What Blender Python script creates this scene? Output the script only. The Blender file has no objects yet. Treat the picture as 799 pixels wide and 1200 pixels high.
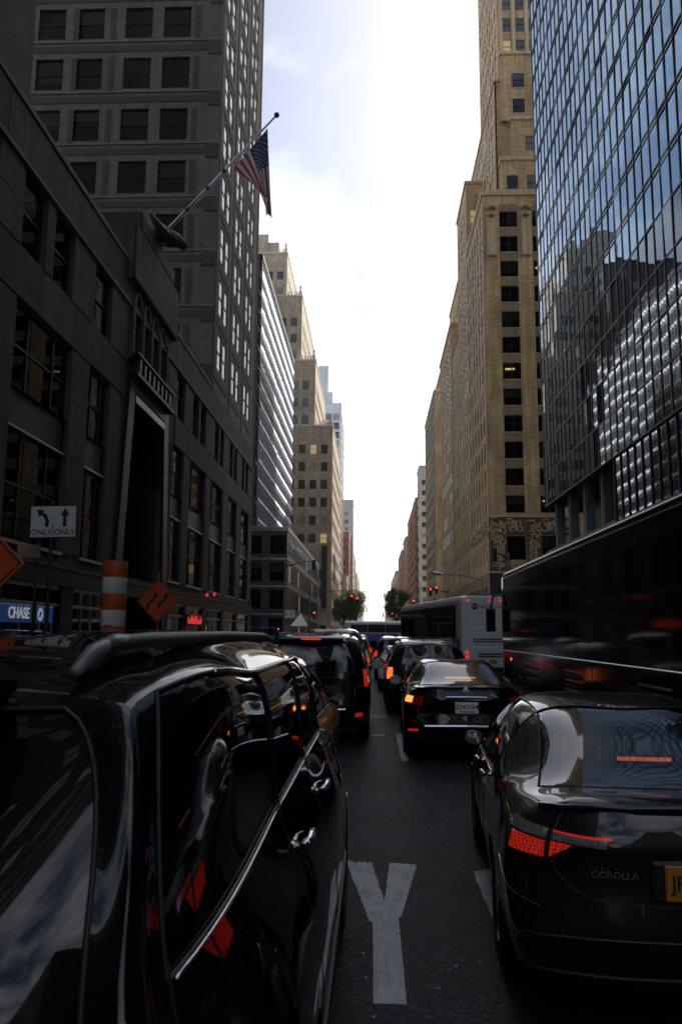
import bpy, bmesh, math, random
from mathutils import Matrix, Vector
random.seed(7)
R = math.radians
sc = bpy.context.scene
col = sc.collection

# ---------------------------------------------------------------- camera, sky, sun, exposure
cd = bpy.data.cameras.new("camera"); cam = bpy.data.objects.new("camera", cd); col.objects.link(cam)
cd.sensor_fit = 'VERTICAL'; cd.sensor_height = 36.0; cd.lens = 28.2
cd.clip_start = 0.05; cd.clip_end = 6000
cd.dof.use_dof = True; cd.dof.focus_distance = 6.0; cd.dof.aperture_fstop = 5.6
cam.matrix_world = (Matrix.Translation((0, 0, 1.88)) @ Matrix.Rotation(R(2.323), 4, 'Z')
                    @ Matrix.Rotation(R(90 + 8.573), 4, 'X') @ Matrix.Rotation(R(0.427), 4, 'Z'))
sc.camera = cam

SUN_AZ, SUN_EL = 40.0, 38.0          # azimuth measured from +Y (ahead) towards +X (right)
w = bpy.data.worlds.new("World"); sc.world = w; w.use_nodes = True
nt = w.node_tree; nt.nodes.clear()
wo = nt.nodes.new("ShaderNodeOutputWorld"); bg = nt.nodes.new("ShaderNodeBackground")
sky = nt.nodes.new("ShaderNodeTexSky"); sky.sky_type = 'NISHITA'; sky.sun_disc = False
sky.sun_elevation = R(SUN_EL); sky.sun_rotation = R(SUN_AZ); sky.air_density = 1.0; sky.dust_density = 3.4; sky.ozone_density = .7
tc = nt.nodes.new("ShaderNodeTexCoord")
nz = nt.nodes.new("ShaderNodeTexNoise"); nz.inputs['Scale'].default_value = 3.2; nz.inputs['Detail'].default_value = 9; nz.inputs['Roughness'].default_value = .58
mp = nt.nodes.new("ShaderNodeMapping"); mp.inputs['Scale'].default_value = (1, 1, 2.0); mp.inputs['Location'].default_value = (0, 0, 0)
rp = nt.nodes.new("ShaderNodeValToRGB"); rp.color_ramp.elements[0].position = .42; rp.color_ramp.elements[1].position = .78
rp.color_ramp.elements[1].color = (.8, .8, .8, 1)
mx = nt.nodes.new("ShaderNodeMix"); mx.data_type = 'RGBA'
mx.inputs['B'].default_value = (11, 11.2, 11.6, 1)
nt.links.new(tc.outputs['Generated'], mp.inputs['Vector']); nt.links.new(mp.outputs[0], nz.inputs['Vector'])
nt.links.new(nz.outputs['Fac'], rp.inputs['Fac']); 
sxyz = nt.nodes.new("ShaderNodeSeparateXYZ"); nt.links.new(tc.outputs['Generated'], sxyz.inputs[0])
hz = nt.nodes.new("ShaderNodeMapRange"); hz.interpolation_type = 'SMOOTHSTEP'; hz.inputs['From Min'].default_value = .0; hz.inputs['From Max'].default_value = .34; hz.inputs['To Min'].default_value = .8; hz.inputs['To Max'].default_value = 0.
nt.links.new(sxyz.outputs['Z'], hz.inputs['Value'])
mxm = nt.nodes.new("ShaderNodeMath"); mxm.operation = 'MAXIMUM'; nt.links.new(rp.outputs['Color'], mxm.inputs[0]); nt.links.new(hz.outputs[0], mxm.inputs[1])
nt.links.new(mxm.outputs[0], mx.inputs['Factor'])
nt.links.new(sky.outputs[0], mx.inputs['A']); nt.links.new(mx.outputs['Result'], bg.inputs['Color'])
bg.inputs['Strength'].default_value = 0.15
nt.links.new(bg.outputs[0], wo.inputs[0])

sl = bpy.data.lights.new("sun", 'SUN'); so = bpy.data.objects.new("sun", sl); col.objects.link(so)
sl.energy = 4.5; sl.angle = R(.53); sl.color = (1, .93, .82)
_s = Vector((math.sin(R(SUN_AZ)) * math.cos(R(SUN_EL)), math.cos(R(SUN_AZ)) * math.cos(R(SUN_EL)), math.sin(R(SUN_EL))))
so.rotation_euler = _s.to_track_quat('Z', 'Y').to_euler(); so.location = (60, 40, 120)
sc.view_settings.view_transform = 'Standard'; sc.view_settings.look = 'None'
sc.view_settings.exposure = 0.25; sc.view_settings.gamma = 1.0
sc.cycles.max_bounces = 7; sc.cycles.diffuse_bounces = 3; sc.cycles.glossy_bounces = 4; sc.cycles.transparent_max_bounces = 10

# ---------------------------------------------------------------- materials
MT = {}
def mat(name, c, rough=.6, metal=0., var=.12, vs=1.5, bump=0., bs=30., spec=.5, coat=0., emit=0., ec=None, streak=0., rnd=0., rvar=0., speck=0., crack=0., wear=0., brick=None):
    m = bpy.data.materials.new(name); m.use_nodes = True; n = m.node_tree.nodes; L = m.node_tree.links
    p = n['Principled BSDF']; p.inputs['Roughness'].default_value = rough; p.inputs['Metallic'].default_value = metal
    p.inputs['Specular IOR Level'].default_value = spec
    if coat: p.inputs['Coat Weight'].default_value = coat; p.inputs['Coat Roughness'].default_value = .025
    co = n.new('ShaderNodeTexCoord'); oi = n.new('ShaderNodeObjectInfo')
    ad = n.new('ShaderNodeVectorMath'); ad.operation = 'ADD'
    sx = n.new('ShaderNodeVectorMath'); sx.operation = 'SCALE'; sx.inputs['Scale'].default_value = 37.
    cx = n.new('ShaderNodeCombineXYZ')
    for k in range(3): L.new(oi.outputs['Random'], cx.inputs[k])
    L.new(cx.outputs[0], sx.inputs[0]); L.new(co.outputs['Object'], ad.inputs[0]); L.new(sx.outputs[0], ad.inputs[1])
    vec = ad.outputs[0]
    nz = n.new('ShaderNodeTexNoise'); nz.inputs['Scale'].default_value = vs; nz.inputs['Detail'].default_value = 6; L.new(vec, nz.inputs['Vector'])
    mr = n.new('ShaderNodeMapRange'); mr.inputs['From Min'].default_value = .25; mr.inputs['From Max'].default_value = .75
    mr.inputs['To Min'].default_value = 1 - var; mr.inputs['To Max'].default_value = 1 + var
    L.new(nz.outputs['Fac'], mr.inputs['Value'])
    val = mr.outputs[0]
    if streak:
        mpn = n.new('ShaderNodeMapping'); mpn.inputs['Scale'].default_value = (2.2, 2.2, .13); L.new(vec, mpn.inputs['Vector'])
        n2 = n.new('ShaderNodeTexNoise'); n2.inputs['Scale'].default_value = 1.3; n2.inputs['Detail'].default_value = 5; L.new(mpn.outputs[0], n2.inputs['Vector'])
        r2 = n.new('ShaderNodeMapRange'); r2.inputs['From Min'].default_value = .35; r2.inputs['From Max'].default_value = .65
        r2.inputs['To Min'].default_value = 1 - streak; r2.inputs['To Max'].default_value = 1 + streak * .3
        L.new(n2.outputs['Fac'], r2.inputs['Value'])
        mm = n.new('ShaderNodeMath'); mm.operation = 'MULTIPLY'; L.new(val, mm.inputs[0]); L.new(r2.outputs[0], mm.inputs[1]); val = mm.outputs[0]
    if rnd:
        r3 = n.new('ShaderNodeMapRange'); r3.inputs['To Min'].default_value = 1 - rnd; r3.inputs['To Max'].default_value = 1 + rnd
        L.new(oi.outputs['Random'], r3.inputs['Value'])
        mm = n.new('ShaderNodeMath'); mm.operation = 'MULTIPLY'; L.new(val, mm.inputs[0]); L.new(r3.outputs[0], mm.inputs[1]); val = mm.outputs[0]
    if speck:
        vo = n.new('ShaderNodeTexVoronoi'); vo.inputs['Scale'].default_value = 55; L.new(co.outputs['Object'], vo.inputs['Vector'])
        sp = n.new('ShaderNodeSeparateColor'); L.new(vo.outputs['Color'], sp.inputs[0])
        r4 = n.new('ShaderNodeMapRange'); r4.inputs['From Min'].default_value = .55; r4.inputs['From Max'].default_value = 1.
        r4.inputs['To Min'].default_value = .75; r4.inputs['To Max'].default_value = speck; L.new(sp.outputs[0], r4.inputs['Value'])
        mm = n.new('ShaderNodeMath'); mm.operation = 'MULTIPLY'; L.new(val, mm.inputs[0]); L.new(r4.outputs[0], mm.inputs[1]); val = mm.outputs[0]
    if brick:
        sx_ = n.new('ShaderNodeSeparateXYZ'); L.new(co.outputs['Object'], sx_.inputs[0]); cb_ = n.new('ShaderNodeCombineXYZ'); L.new(sx_.outputs['X'], cb_.inputs[0]); L.new(sx_.outputs['Z'], cb_.inputs[1])
        bk = n.new('ShaderNodeTexBrick'); bk.inputs['Scale'].default_value = 1.; bk.inputs['Brick Width'].default_value = brick[0]; bk.inputs['Row Height'].default_value = brick[1]; bk.inputs['Mortar Size'].default_value = brick[1] * .09; bk.inputs['Mortar Smooth'].default_value = .2
        bk.inputs['Color1'].default_value = (.85, .85, .85, 1); bk.inputs['Color2'].default_value = (1.12, 1.12, 1.12, 1); bk.inputs['Mortar'].default_value = (.62, .62, .62, 1); L.new(cb_.outputs[0], bk.inputs['Vector'])
        mm = n.new('ShaderNodeMath'); mm.operation = 'MULTIPLY'; L.new(val, mm.inputs[0]); L.new(bk.outputs['Color'], mm.inputs[1]); val = mm.outputs[0]
    if crack:
        nd = n.new('ShaderNodeTexNoise'); nd.inputs['Scale'].default_value = 1.6; nd.inputs['Detail'].default_value = 6; L.new(co.outputs['Object'], nd.inputs['Vector'])
        va = n.new('ShaderNodeVectorMath'); va.operation = 'MULTIPLY_ADD'; va.inputs[1].default_value = (.9, .9, 0); L.new(nd.outputs['Color'], va.inputs[0]); L.new(co.outputs['Object'], va.inputs[2])
        vc = n.new('ShaderNodeTexVoronoi'); vc.feature = 'DISTANCE_TO_EDGE'; vc.inputs['Scale'].default_value = .42; L.new(va.outputs[0], vc.inputs['Vector'])
        r6 = n.new('ShaderNodeMapRange'); r6.inputs['From Min'].default_value = .002; r6.inputs['From Max'].default_value = .010; r6.inputs['To Min'].default_value = 1 - crack; r6.inputs['To Max'].default_value = 1.; L.new(vc.outputs['Distance'], r6.inputs['Value'])
        n7 = n.new('ShaderNodeTexNoise'); n7.inputs['Scale'].default_value = .9; n7.inputs['Detail'].default_value = 7; L.new(co.outputs['Object'], n7.inputs['Vector'])
        r7 = n.new('ShaderNodeMapRange'); r7.inputs['From Min'].default_value = .5; r7.inputs['From Max'].default_value = .62; r7.inputs['To Min'].default_value = 1.; r7.inputs['To Max'].default_value = .62; L.new(n7.outputs['Fac'], r7.inputs['Value'])
        for q in (r6, r7):
            mm = n.new('ShaderNodeMath'); mm.operation = 'MULTIPLY'; L.new(val, mm.inputs[0]); L.new(q.outputs[0], mm.inputs[1]); val = mm.outputs[0]
    if wear:
        mw = n.new('ShaderNodeMapping'); mw.inputs['Scale'].default_value = (30, 3.0, 1); L.new(co.outputs['Object'], mw.inputs['Vector'])
        nw_ = n.new('ShaderNodeTexNoise'); nw_.inputs['Scale'].default_value = 1.; nw_.inputs['Detail'].default_value = 8; nw_.inputs['Roughness'].default_value = .7; L.new(mw.outputs[0], nw_.inputs['Vector'])
        nw2 = n.new('ShaderNodeTexNoise'); nw2.inputs['Scale'].default_value = 42; nw2.inputs['Detail'].default_value = 5; L.new(co.outputs['Object'], nw2.inputs['Vector'])
        for q, lo, hi, dk in ((nw_, .46, .66, .45), (nw2, .60, .68, .12)):
            r8 = n.new('ShaderNodeMapRange'); r8.inputs['From Min'].default_value = lo; r8.inputs['From Max'].default_value = hi; r8.inputs['To Min'].default_value = 1.; r8.inputs['To Max'].default_value = 1 - wear * (1 - dk); L.new(q.outputs['Fac'], r8.inputs['Value'])
            mm = n.new('ShaderNodeMath'); mm.operation = 'MULTIPLY'; L.new(val, mm.inputs[0]); L.new(r8.outputs[0], mm.inputs[1]); val = mm.outputs[0]
    vm = n.new('ShaderNodeVectorMath'); vm.operation = 'SCALE'; vm.inputs[0].default_value = c[:3]; L.new(val, vm.inputs['Scale'])
    L.new(vm.outputs[0], p.inputs['Base Color'])
    if rvar:
        r5 = n.new('ShaderNodeMapRange'); r5.inputs['To Min'].default_value = max(0, rough - rvar); r5.inputs['To Max'].default_value = rough + rvar
        L.new(nz.outputs['Fac'], r5.inputs['Value']); L.new(r5.outputs[0], p.inputs['Roughness'])
    if bump:
        nb = n.new('ShaderNodeTexNoise'); nb.inputs['Scale'].default_value = bs; nb.inputs['Detail'].default_value = 4; L.new(vec, nb.inputs['Vector'])
        b = n.new('ShaderNodeBump'); b.inputs['Strength'].default_value = bump; b.inputs['Distance'].default_value = .02
        L.new(nb.outputs['Fac'], b.inputs['Height']); L.new(b.outputs[0], p.inputs['Normal'])
    if emit:
        p.inputs['Emission Color'].default_value = (*(ec or c)[:3], 1); p.inputs['Emission Strength'].default_value = emit
    MT[name] = m; return m

def glassmat(name, tint, ior=1.5, boost=1.0, rough=.0, wob=0., wscale=.6):
    m = bpy.data.materials.new(name); m.use_nodes = True; n = m.node_tree.nodes; L = m.node_tree.links; n.clear()
    o = n.new('ShaderNodeOutputMaterial'); t = n.new('ShaderNodeBsdfTransparent'); t.inputs[0].default_value = (*tint, 1)
    g = n.new('ShaderNodeBsdfGlossy'); g.inputs['Roughness'].default_value = rough; g.inputs['Color'].default_value = (.95, .97, 1, 1)
    fr = n.new('ShaderNodeFresnel'); fr.inputs['IOR'].default_value = ior
    mu = n.new('ShaderNodeMath'); mu.operation = 'MULTIPLY'; mu.use_clamp = True; mu.inputs[1].default_value = boost
    ms = n.new('ShaderNodeMixShader'); L.new(fr.outputs[0], mu.inputs[0]); L.new(mu.outputs[0], ms.inputs[0]); L.new(t.outputs[0], ms.inputs[1]); L.new(g.outputs[0], ms.inputs[2])
    if wob:
        co = n.new('ShaderNodeTexCoord'); nb = n.new('ShaderNodeTexNoise'); nb.inputs['Scale'].default_value = wscale; L.new(co.outputs['Object'], nb.inputs['Vector'])
        b = n.new('ShaderNodeBump'); b.inputs['Strength'].default_value = wob; b.inputs['Distance'].default_value = .05; L.new(nb.outputs['Fac'], b.inputs['Height'])
        L.new(b.outputs[0], g.inputs['Normal'])
    L.new(ms.outputs[0], o.inputs[0]); MT[name] = m; return m

mat('asphalt', (.018, .019, .0225), .6, var=.3, vs=.6, bump=1., bs=95, speck=3.4, spec=.22, crack=.6)
mat('ground', (.06, .06, .06), .8, var=.2, vs=.1)
mat('concrete', (.26, .25, .24), .8, var=.2, vs=1.2, bump=.15)
mat('paint_white', (.36, .37, .39), .6, var=.22, vs=7, bump=.4, bs=60, wear=.55)
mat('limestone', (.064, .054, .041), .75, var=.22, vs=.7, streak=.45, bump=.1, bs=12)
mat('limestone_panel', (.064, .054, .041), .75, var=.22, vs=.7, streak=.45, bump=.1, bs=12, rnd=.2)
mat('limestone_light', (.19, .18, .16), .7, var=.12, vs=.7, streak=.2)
mat('grey_brick', (.155, .139, .114), .8, var=.14, vs=.8, streak=.22, bump=.3, bs=9, brick=(.62, .21))
mat('dark_brick', (.06, .056, .05), .8, var=.15, vs=1.2)
mat('black_granite', (.010, .010, .011), .35, var=.3, vs=6, spec=.2)
mat('black_metal', (.012, .012, .013), .4, metal=0, var=.2)
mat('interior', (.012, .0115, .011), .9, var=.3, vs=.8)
mat('window_frame', (.012, .012, .013), .5, spec=.3)
mat('blind', (.26, .255, .24), .8, rnd=.5)
mat('lamp_panel', (1, .75, .4), .5, emit=1.6, ec=(1, .68, .32))
mat('lit_blind', (.6, .5, .36), .8, emit=.5, ec=(1, .72, .38))
mat('beige_brick', (.66, .45, .235), .8, var=.22, vs=.35, streak=.3, bump=.3, bs=10, brick=(.9, .3))
mat('beige_dark', (.33, .23, .13), .8, var=.16, vs=.8, streak=.2)
mat('beige_trim', (.62, .47, .29), .75, var=.14, vs=1.2, streak=.2)
mat('relief_ground', (.13, .095, .055), .8)
mat('terracotta', (.50, .37, .22), .7, var=.2, vs=2, streak=.25)
mat('tan_brick', (.40, .335, .25), .8, var=.16, vs=.4, streak=.32, brick=(1.6, .55))
mat('tan_trim', (.50, .44, .35), .75, var=.12, vs=.8, streak=.15)
mat('red_brick', (.30, .12, .07), .8, var=.15, vs=.6, streak=.12)
mat('brown_brick', (.27, .16, .10), .8, var=.15, vs=.6, streak=.12)
mat('pale_wall', (.52, .50, .46), .75, var=.1, vs=.4, streak=.12)
mat('grey_wall', (.36, .35, .34), .75, var=.1, vs=.4, streak=.12)
mat('steel_panel', (.36, .40, .46), .5, metal=1, var=.1, vs=2, rnd=.2)
mat('steel_dark', (.07, .073, .08), .35, metal=.6, var=.15)
mat('chrome', (.75, .76, .78), .08, metal=1, var=.03)
mat('aluminium', (.5, .51, .53), .3, metal=1, var=.06)
mat('far_blind', (.20, .195, .18), .25, var=.2, vs=.4, rnd=.6, spec=.6)
mat('far_lit', (.3, .24, .14), .3, emit=.25, ec=(1, .7, .35))
mat('glint_blind', (.62, .62, .60), .8, rnd=.3)  # white blinds that also stand in for sky glints in the tower windows
mat('far_glass', (.03, .035, .045), .06, var=.2, vs=.4, rnd=.5, spec=.6)
mat('hazed_glass', (.55, .57, .58), .12, metal=.3, var=.1, vs=.2, rnd=.15)  # paleness from haze and sun put into the glass colour
mat('blue_glass', (.28, .36, .44), .08, metal=.55, var=.1, vs=.2, rnd=.15)
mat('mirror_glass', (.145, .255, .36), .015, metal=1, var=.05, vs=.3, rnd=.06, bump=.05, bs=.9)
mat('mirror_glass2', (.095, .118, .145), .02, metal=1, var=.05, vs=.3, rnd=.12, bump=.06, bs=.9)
mat('mullion', (.015, .015, .017), .35, metal=.3)
mat('black_paint', (.0035, .0036, .004), .5, var=.2, coat=1., spec=.0)
mat('graphite_paint', (.009, .0095, .011), .45, metal=.0, var=.2, coat=1., spec=.08)
mat('navy_paint', (.008, .010, .016), .25, coat=1.)
mat('white_paint', (.80, .80, .80), .3, var=.05, coat=.6)
mat('silver_paint', (.38, .39, .41), .3, metal=.6, coat=.8)
mat('taxi_paint', (.75, .36, .02), .3, var=.05, coat=.8)
mat('blue_paint', (.03, .11, .42), .35, coat=.4)
mat('plastic_black', (.012, .012, .012), .5, var=.2)
mat('gloss_black', (.003, .003, .0033), .12, var=.1, spec=.18)
mat('coach_glass', (.003, .003, .0035), .06, var=.1, spec=.2)
mat('grey_trim', (.16, .165, .175), .42, metal=.3)
mat('tinted_glass', (.003, .003, .0035), .025, var=.1, spec=.6)
glassmat('car_glass', (.30, .32, .34), 1.52, 1.25, rough=.045)
glassmat('win_glass', (.35, .36, .36), 1.45, .8, wob=.05)
glassmat('shop_glass', (.5, .5, .5), 1.52, 1.2)
mat('rubber', (.01, .01, .01), .75, var=.2, bump=.2, bs=60)
mat('rim', (.28, .29, .30), .25, metal=.9)
mat('red_lamp', (.45, .01, .008), .15, coat=.5)
mat('red_lit', (.8, .02, .015), .2, emit=.6, ec=(1, .04, .022))
mat('red_lit_soft', (.7, .02, .015), .2, emit=.22, ec=(1, .04, .02))
mat('amber_lit', (.8, .25, .02), .2, emit=1.5, ec=(1, .30, .06))
mat('orange_lit', (.8, .15, .02), .2, emit=.9, ec=(1, .20, .05))
mat('clear_lamp', (.35, .35, .36), .12, metal=.5, var=.5, vs=25, coat=1)
m = mat('led_red', (.30, .008, .006), .12, coat=1, emit=.6, ec=(1, .04, .025))
_n = m.node_tree.nodes; _c = _n.new('ShaderNodeTexCoord'); _v = _n.new('ShaderNodeTexVoronoi'); _v.inputs['Scale'].default_value = 62; _v.inputs['Randomness'].default_value = .12
_r = _n.new('ShaderNodeMapRange'); _r.inputs['From Min'].default_value = .1; _r.inputs['From Max'].default_value = .62; _r.inputs['To Min'].default_value = .40; _r.inputs['To Max'].default_value = .10
m.node_tree.links.new(_c.outputs['Object'], _v.inputs['Vector']); m.node_tree.links.new(_v.outputs['Distance'], _r.inputs['Value']); m.node_tree.links.new(_r.outputs[0], _n['Principled BSDF'].inputs['Emission Strength'])
mat('seat', (.02, .02, .022), .8)
mat('orange_sheet', (.46, .065, .012), .5, var=.15, vs=3)
mat('sign_white', (.55, .56, .55), .5, var=.08, vs=3)
mat('sign_black', (.01, .01, .01), .5)
mat('tube_orange', (.48, .085, .02), .55, var=.25, vs=4, streak=.2)
mat('tube_white', (.60, .58, .54), .6, var=.25, vs=4, streak=.25)
mat('sign_blue', (.015, .05, .2), .4, emit=.06, ec=(.05, .2, .75))
mat('letter_white', (.8, .8, .8), .4, emit=.16, ec=(.9, .95, 1))
mat('neon_red', (.6, .02, .02), .3, emit=.5, ec=(1, .06, .05))
mat('plate_white', (.80, .80, .77), .4)
mat('plate_gold', (.46, .19, .02), .4)
mat('plate_ink', (.01, .012, .03), .5)
mat('flag_red', (.36, .035, .03), .75, bump=.2, bs=60)
mat('flag_white', (.58, .56, .52), .75, bump=.2, bs=60)
mat('flag_blue', (.03, .04, .12), .75)
mat('pole_metal', (.06, .062, .065), .35, metal=.7)
mat('cloth_blue', (.03, .08, .30), .8)
mat('cloth_white', (.65, .64, .6), .8)
mat('bark', (.06, .045, .03), .9, bump=.5, bs=8)
mat('leaf_sunlit', (.15, .21, .04), .5, var=.4, vs=.6, rnd=.1)  # left tree: sunlight put into a lighter leaf colour
mat('leaf_dark', (.055, .09, .025), .5, var=.4, vs=.6)
mat('bronze', (.05, .045, .04), .45, metal=.4)
mat('shop_light', (1, .8, .5), .5, emit=1.2, ec=(1, .72, .4))

# ---------------------------------------------------------------- mesh helpers
class MB:
    def __init__(s): s.v = []; s.f = []; s.m = []; s.mats = []
    def mi(s, m):
        if m not in s.mats: s.mats.append(m)
        return s.mats.index(m)
    def add(s, vs, fs, m=None):
        b = len(s.v); s.v += [tuple(v) for v in vs]
        k = s.mi(m) if m else 0
        for f in fs: s.f.append([b + i for i in f]); s.m.append(k)
        return s
    def box(s, x0, x1, y0, y1, z0, z1, m=None, T=None):
        vs = [(x, y, z) for z in (z0, z1) for y in (y0, y1) for x in (x0, x1)]
        if T: vs = [T @ Vector(v) for v in vs]
        return s.add(vs, [(0, 2, 3, 1), (4, 5, 7, 6), (0, 1, 5, 4), (2, 6, 7, 3), (0, 4, 6, 2), (1, 3, 7, 5)], m)
    def chamf(s, x0, x1, y0, y1, z0, z1, c=.01, m=None):   # box whose front (-y) face is chamfered
        vs = [(x0, y1, z0), (x1, y1, z0), (x1, y1, z1), (x0, y1, z1), (x0, y0 + c, z0), (x1, y0 + c, z0), (x1, y0 + c, z1), (x0, y0 + c, z1),
              (x0 + c, y0, z0 + c), (x1 - c, y0, z0 + c), (x1 - c, y0, z1 - c), (x0 + c, y0, z1 - c)]
        return s.add(vs, [(0, 3, 2, 1), (8, 9, 10, 11), (0, 1, 5, 4), (1, 2, 6, 5), (2, 3, 7, 6), (3, 0, 4, 7), (4, 5, 9, 8), (5, 6, 10, 9), (6, 7, 11, 10), (7, 4, 8, 11)], m)
    def quad(s, a, b, c, d, m=None): return s.add([a, b, c, d], [(0, 1, 2, 3)], m)
    def tube(s, pts, r, n=8, m=None, cap=True):
        pts = [Vector(p) for p in pts]; rs = r if isinstance(r, (list, tuple)) else [r] * len(pts)
        rings = []; up = None
        for i, p in enumerate(pts):
            d = (pts[min(i + 1, len(pts) - 1)] - pts[max(i - 1, 0)]).normalized()
            if up is None: up = d.orthogonal().normalized()
            up = (up - d * up.dot(d)).normalized(); sd = d.cross(up)
            rings.append([p + (up * math.cos(2 * math.pi * k / n) + sd * math.sin(2 * math.pi * k / n)) * rs[i] for k in range(n)])
        vs = [v for g in rings for v in g]; fs = []
        for i in range(len(pts) - 1):
            for k in range(n): fs.append((i * n + k, i * n + (k + 1) % n, (i + 1) * n + (k + 1) % n, (i + 1) * n + k))
        if cap: fs += [tuple(range(n))[::-1], tuple((len(pts) - 1) * n + k for k in range(n))]
        return s.add(vs, fs, m)
    def lathe(s, prof, n=24, m=None, T=None):   # prof: (r, z) about z
        vs = []
        for r, z in prof:
            for k in range(n): vs.append((r * math.cos(2 * math.pi * k / n), r * math.sin(2 * math.pi * k / n), z))
        fs = []
        for i in range(len(prof) - 1):
            for k in range(n): fs.append((i * n + k, i * n + (k + 1) % n, (i + 1) * n + (k + 1) % n, (i + 1) * n + k))
        if T: vs = [T @ Vector(v) for v in vs]
        return s.add(vs, fs, m)
    def prism(s, poly, y0, y1, m=None, T=None):   # polygon in xz, extruded along y
        n = len(poly); vs = [(x, y0, z) for x, z in poly] + [(x, y1, z) for x, z in poly]
        fs = [tuple(range(n)), tuple(range(n, 2 * n))[::-1]] + [(i, i + n, (i + 1) % n + n, (i + 1) % n) for i in range(n)]
        if T: vs = [T @ Vector(v) for v in vs]
        return s.add(vs, fs, m)
    def mesh(s, name, m=None, smooth=False):
        me = bpy.data.meshes.new(name); me.from_pydata(s.v, [], s.f)
        if s.mats:
            for q in s.mats: me.materials.append(MT[q])
            me.polygons.foreach_set('material_index', s.m)
        elif m: me.materials.append(MT[m])
        if smooth: me.polygons.foreach_set('use_smooth', [True] * len(me.polygons))
        me.update(); return me
    def build(s, name, m=None, parent=None, smooth=False, M=None):
        return inst(name, s.mesh(name, m, smooth), parent, M)

def inst(name, me, parent=None, M=None):
    o = bpy.data.objects.new(name, me); col.objects.link(o)
    if parent is not None: o.parent = parent
    if M is not None: o.matrix_local = M
    return o
def tag(o, label=None, cat=None, group=None, kind=None):
    if label: o['label'] = label
    if cat: o['category'] = cat
    if group: o['group'] = group
    if kind: o['kind'] = kind
    return o
def empty(name, loc=(0, 0, 0), rz=0., label=None, cat=None, group=None):
    o = bpy.data.objects.new(name, None); col.objects.link(o); o.location = loc; o.rotation_euler = (0, 0, rz); o.empty_display_size = .2
    return tag(o, label, cat, group)
def copy_tree(o, parent=None):
    c = o.copy(); col.objects.link(c); c.parent = parent
    for ch in o.children: copy_tree(ch, c)
    return c
_fc = {}
def text_mesh(txt, size, mname, extrude=.004, align='CENTER', bold=.018):
    k = (txt, size, mname, align)
    if k in _fc: return _fc[k]
    cu = bpy.data.curves.new('lettering', 'FONT'); cu.body = txt; cu.size = size; cu.extrude = extrude; cu.align_x = align; cu.align_y = 'CENTER'
    cu.resolution_u = 3; cu.offset = size * bold
    o = bpy.data.objects.new('lettering', cu); col.objects.link(o)
    dg = bpy.context.evaluated_depsgraph_get(); me = bpy.data.meshes.new_from_object(o.evaluated_get(dg))
    bpy.data.objects.remove(o); me.materials.clear(); me.materials.append(MT[mname]); _fc[k] = me; return me
STAND = Matrix.Rotation(R(90), 4, 'X')     # text plane xy -> xz, facing -y
def T3(x, y, z): return Matrix.Translation((x, y, z))

# ---------------------------------------------------------------- setting
def sheet(name, x0, x1, y0, y1, z, m, kind='structure'):
    b = MB(); b.quad((x0, y0, z), (x1, y0, z), (x1, y1, z), (x0, y1, z)); return tag(b.build(name, m), kind=kind)
sheet('ground', -1400, 1400, -400, 1500, -.012, 'ground')
KL, KR, XL, XR = -7.7, 9.2, -12.0, 14.4
sheet('avenue', KL, KR, -160, 900, 0, 'asphalt')
sheet('cross_street', -300, 300, 80.5, 103, -.004, 'asphalt')
def pavement(name, x0, x1, y0, y1, kx):
    b = MB(); b.box(x0, x1, y0, y1, -.01, .14, 'concrete')
    b.box(min(kx, kx + (.18 if kx > x0 + 1 else -.18)), max(kx, kx + (.18 if kx > x0 + 1 else -.18)), y0, y1, -.01, .145, 'limestone_light')
    return tag(b.build(name), kind='structure')
for i, (y0, y1) in enumerate(((-160, 79), (105, 900))):
    pavement('pavement_left', XL - .3, KL - .18, y0, y1, KL - .18)
    pavement('pavement_right', KR + .18, XR + .3, y0, y1, KR)

# road markings ---------------------------------------------------
def slab(b, poly, z0, z1, m):
    n = len(poly); vs = [(x, y, z0) for x, y in poly] + [(x, y, z1) for x, y in poly]
    b.add(vs, [tuple(range(n, 2 * n))] + [(i, (i + 1) % n, (i + 1) % n + n, i + n) for i in range(n)], m)
def ragged(a, c, amp, n=14):
    a = Vector(a); c = Vector(c); d = (c - a); nn = Vector((-d.y, d.x)).normalized()
    return [tuple(a + d * (i / n) + nn * random.uniform(-amp, amp)) for i in range(n)]
def strip(parent, pts, z, amps, nm='paint_strip', m='paint_white'):
    poly = []
    for i in range(len(pts)): poly += ragged(pts[i], pts[(i + 1) % len(pts)], amps[i], 26)
    b = MB(); slab(b, poly, .0005, z, m); return b.build(nm, None, parent)
yl = empty('painted_letter', (0, 0, 0), 0, 'worn white letter Y painted on the asphalt between the near cars', 'road marking')
strip(yl, [(.005, 4.45), (.175, 4.45), (.172, 5.95), (.0, 5.95)], .003, [.003, .002, .008, .002])
strip(yl, [(-.02, 5.62), (.115, 5.70), (-.01, 7.0), (-.22, 7.02)], .0045, [.004, .003, .035, .003])
strip(yl, [(.06, 5.62), (.19, 5.72), (.36, 6.95), (.14, 7.0)], .006, [.004, .002, .014, .003])
for lab, y0, y1, x in (('long white lane dash left of the black sedan ahead', 12.4, 15.6, .43), ('worn white lane mark partly under the near grey sedan', 5.2, 6.8, .80)):
    e = empty('lane_dash', (0, 0, 0), 0, lab, 'road marking', 'lane dashes')
    strip(e, [(x, y0), (x + (.11 if y0 > 9 else .2), y0), (x + (.11 if y0 > 9 else .2), y1 + .1), (x, y1)], .004, [.006, .006, .01, .006])
e = empty('lane_dash', (0, 0, 0), 0, 'short faint white crossbar on asphalt behind the boxy black suv', 'road marking', 'lane dashes')
strip(e, [(-.05, 15.3), (.22, 15.32), (.22, 15.5), (-.02, 15.48)], .004, [.02, .01, .02, .01])
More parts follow.
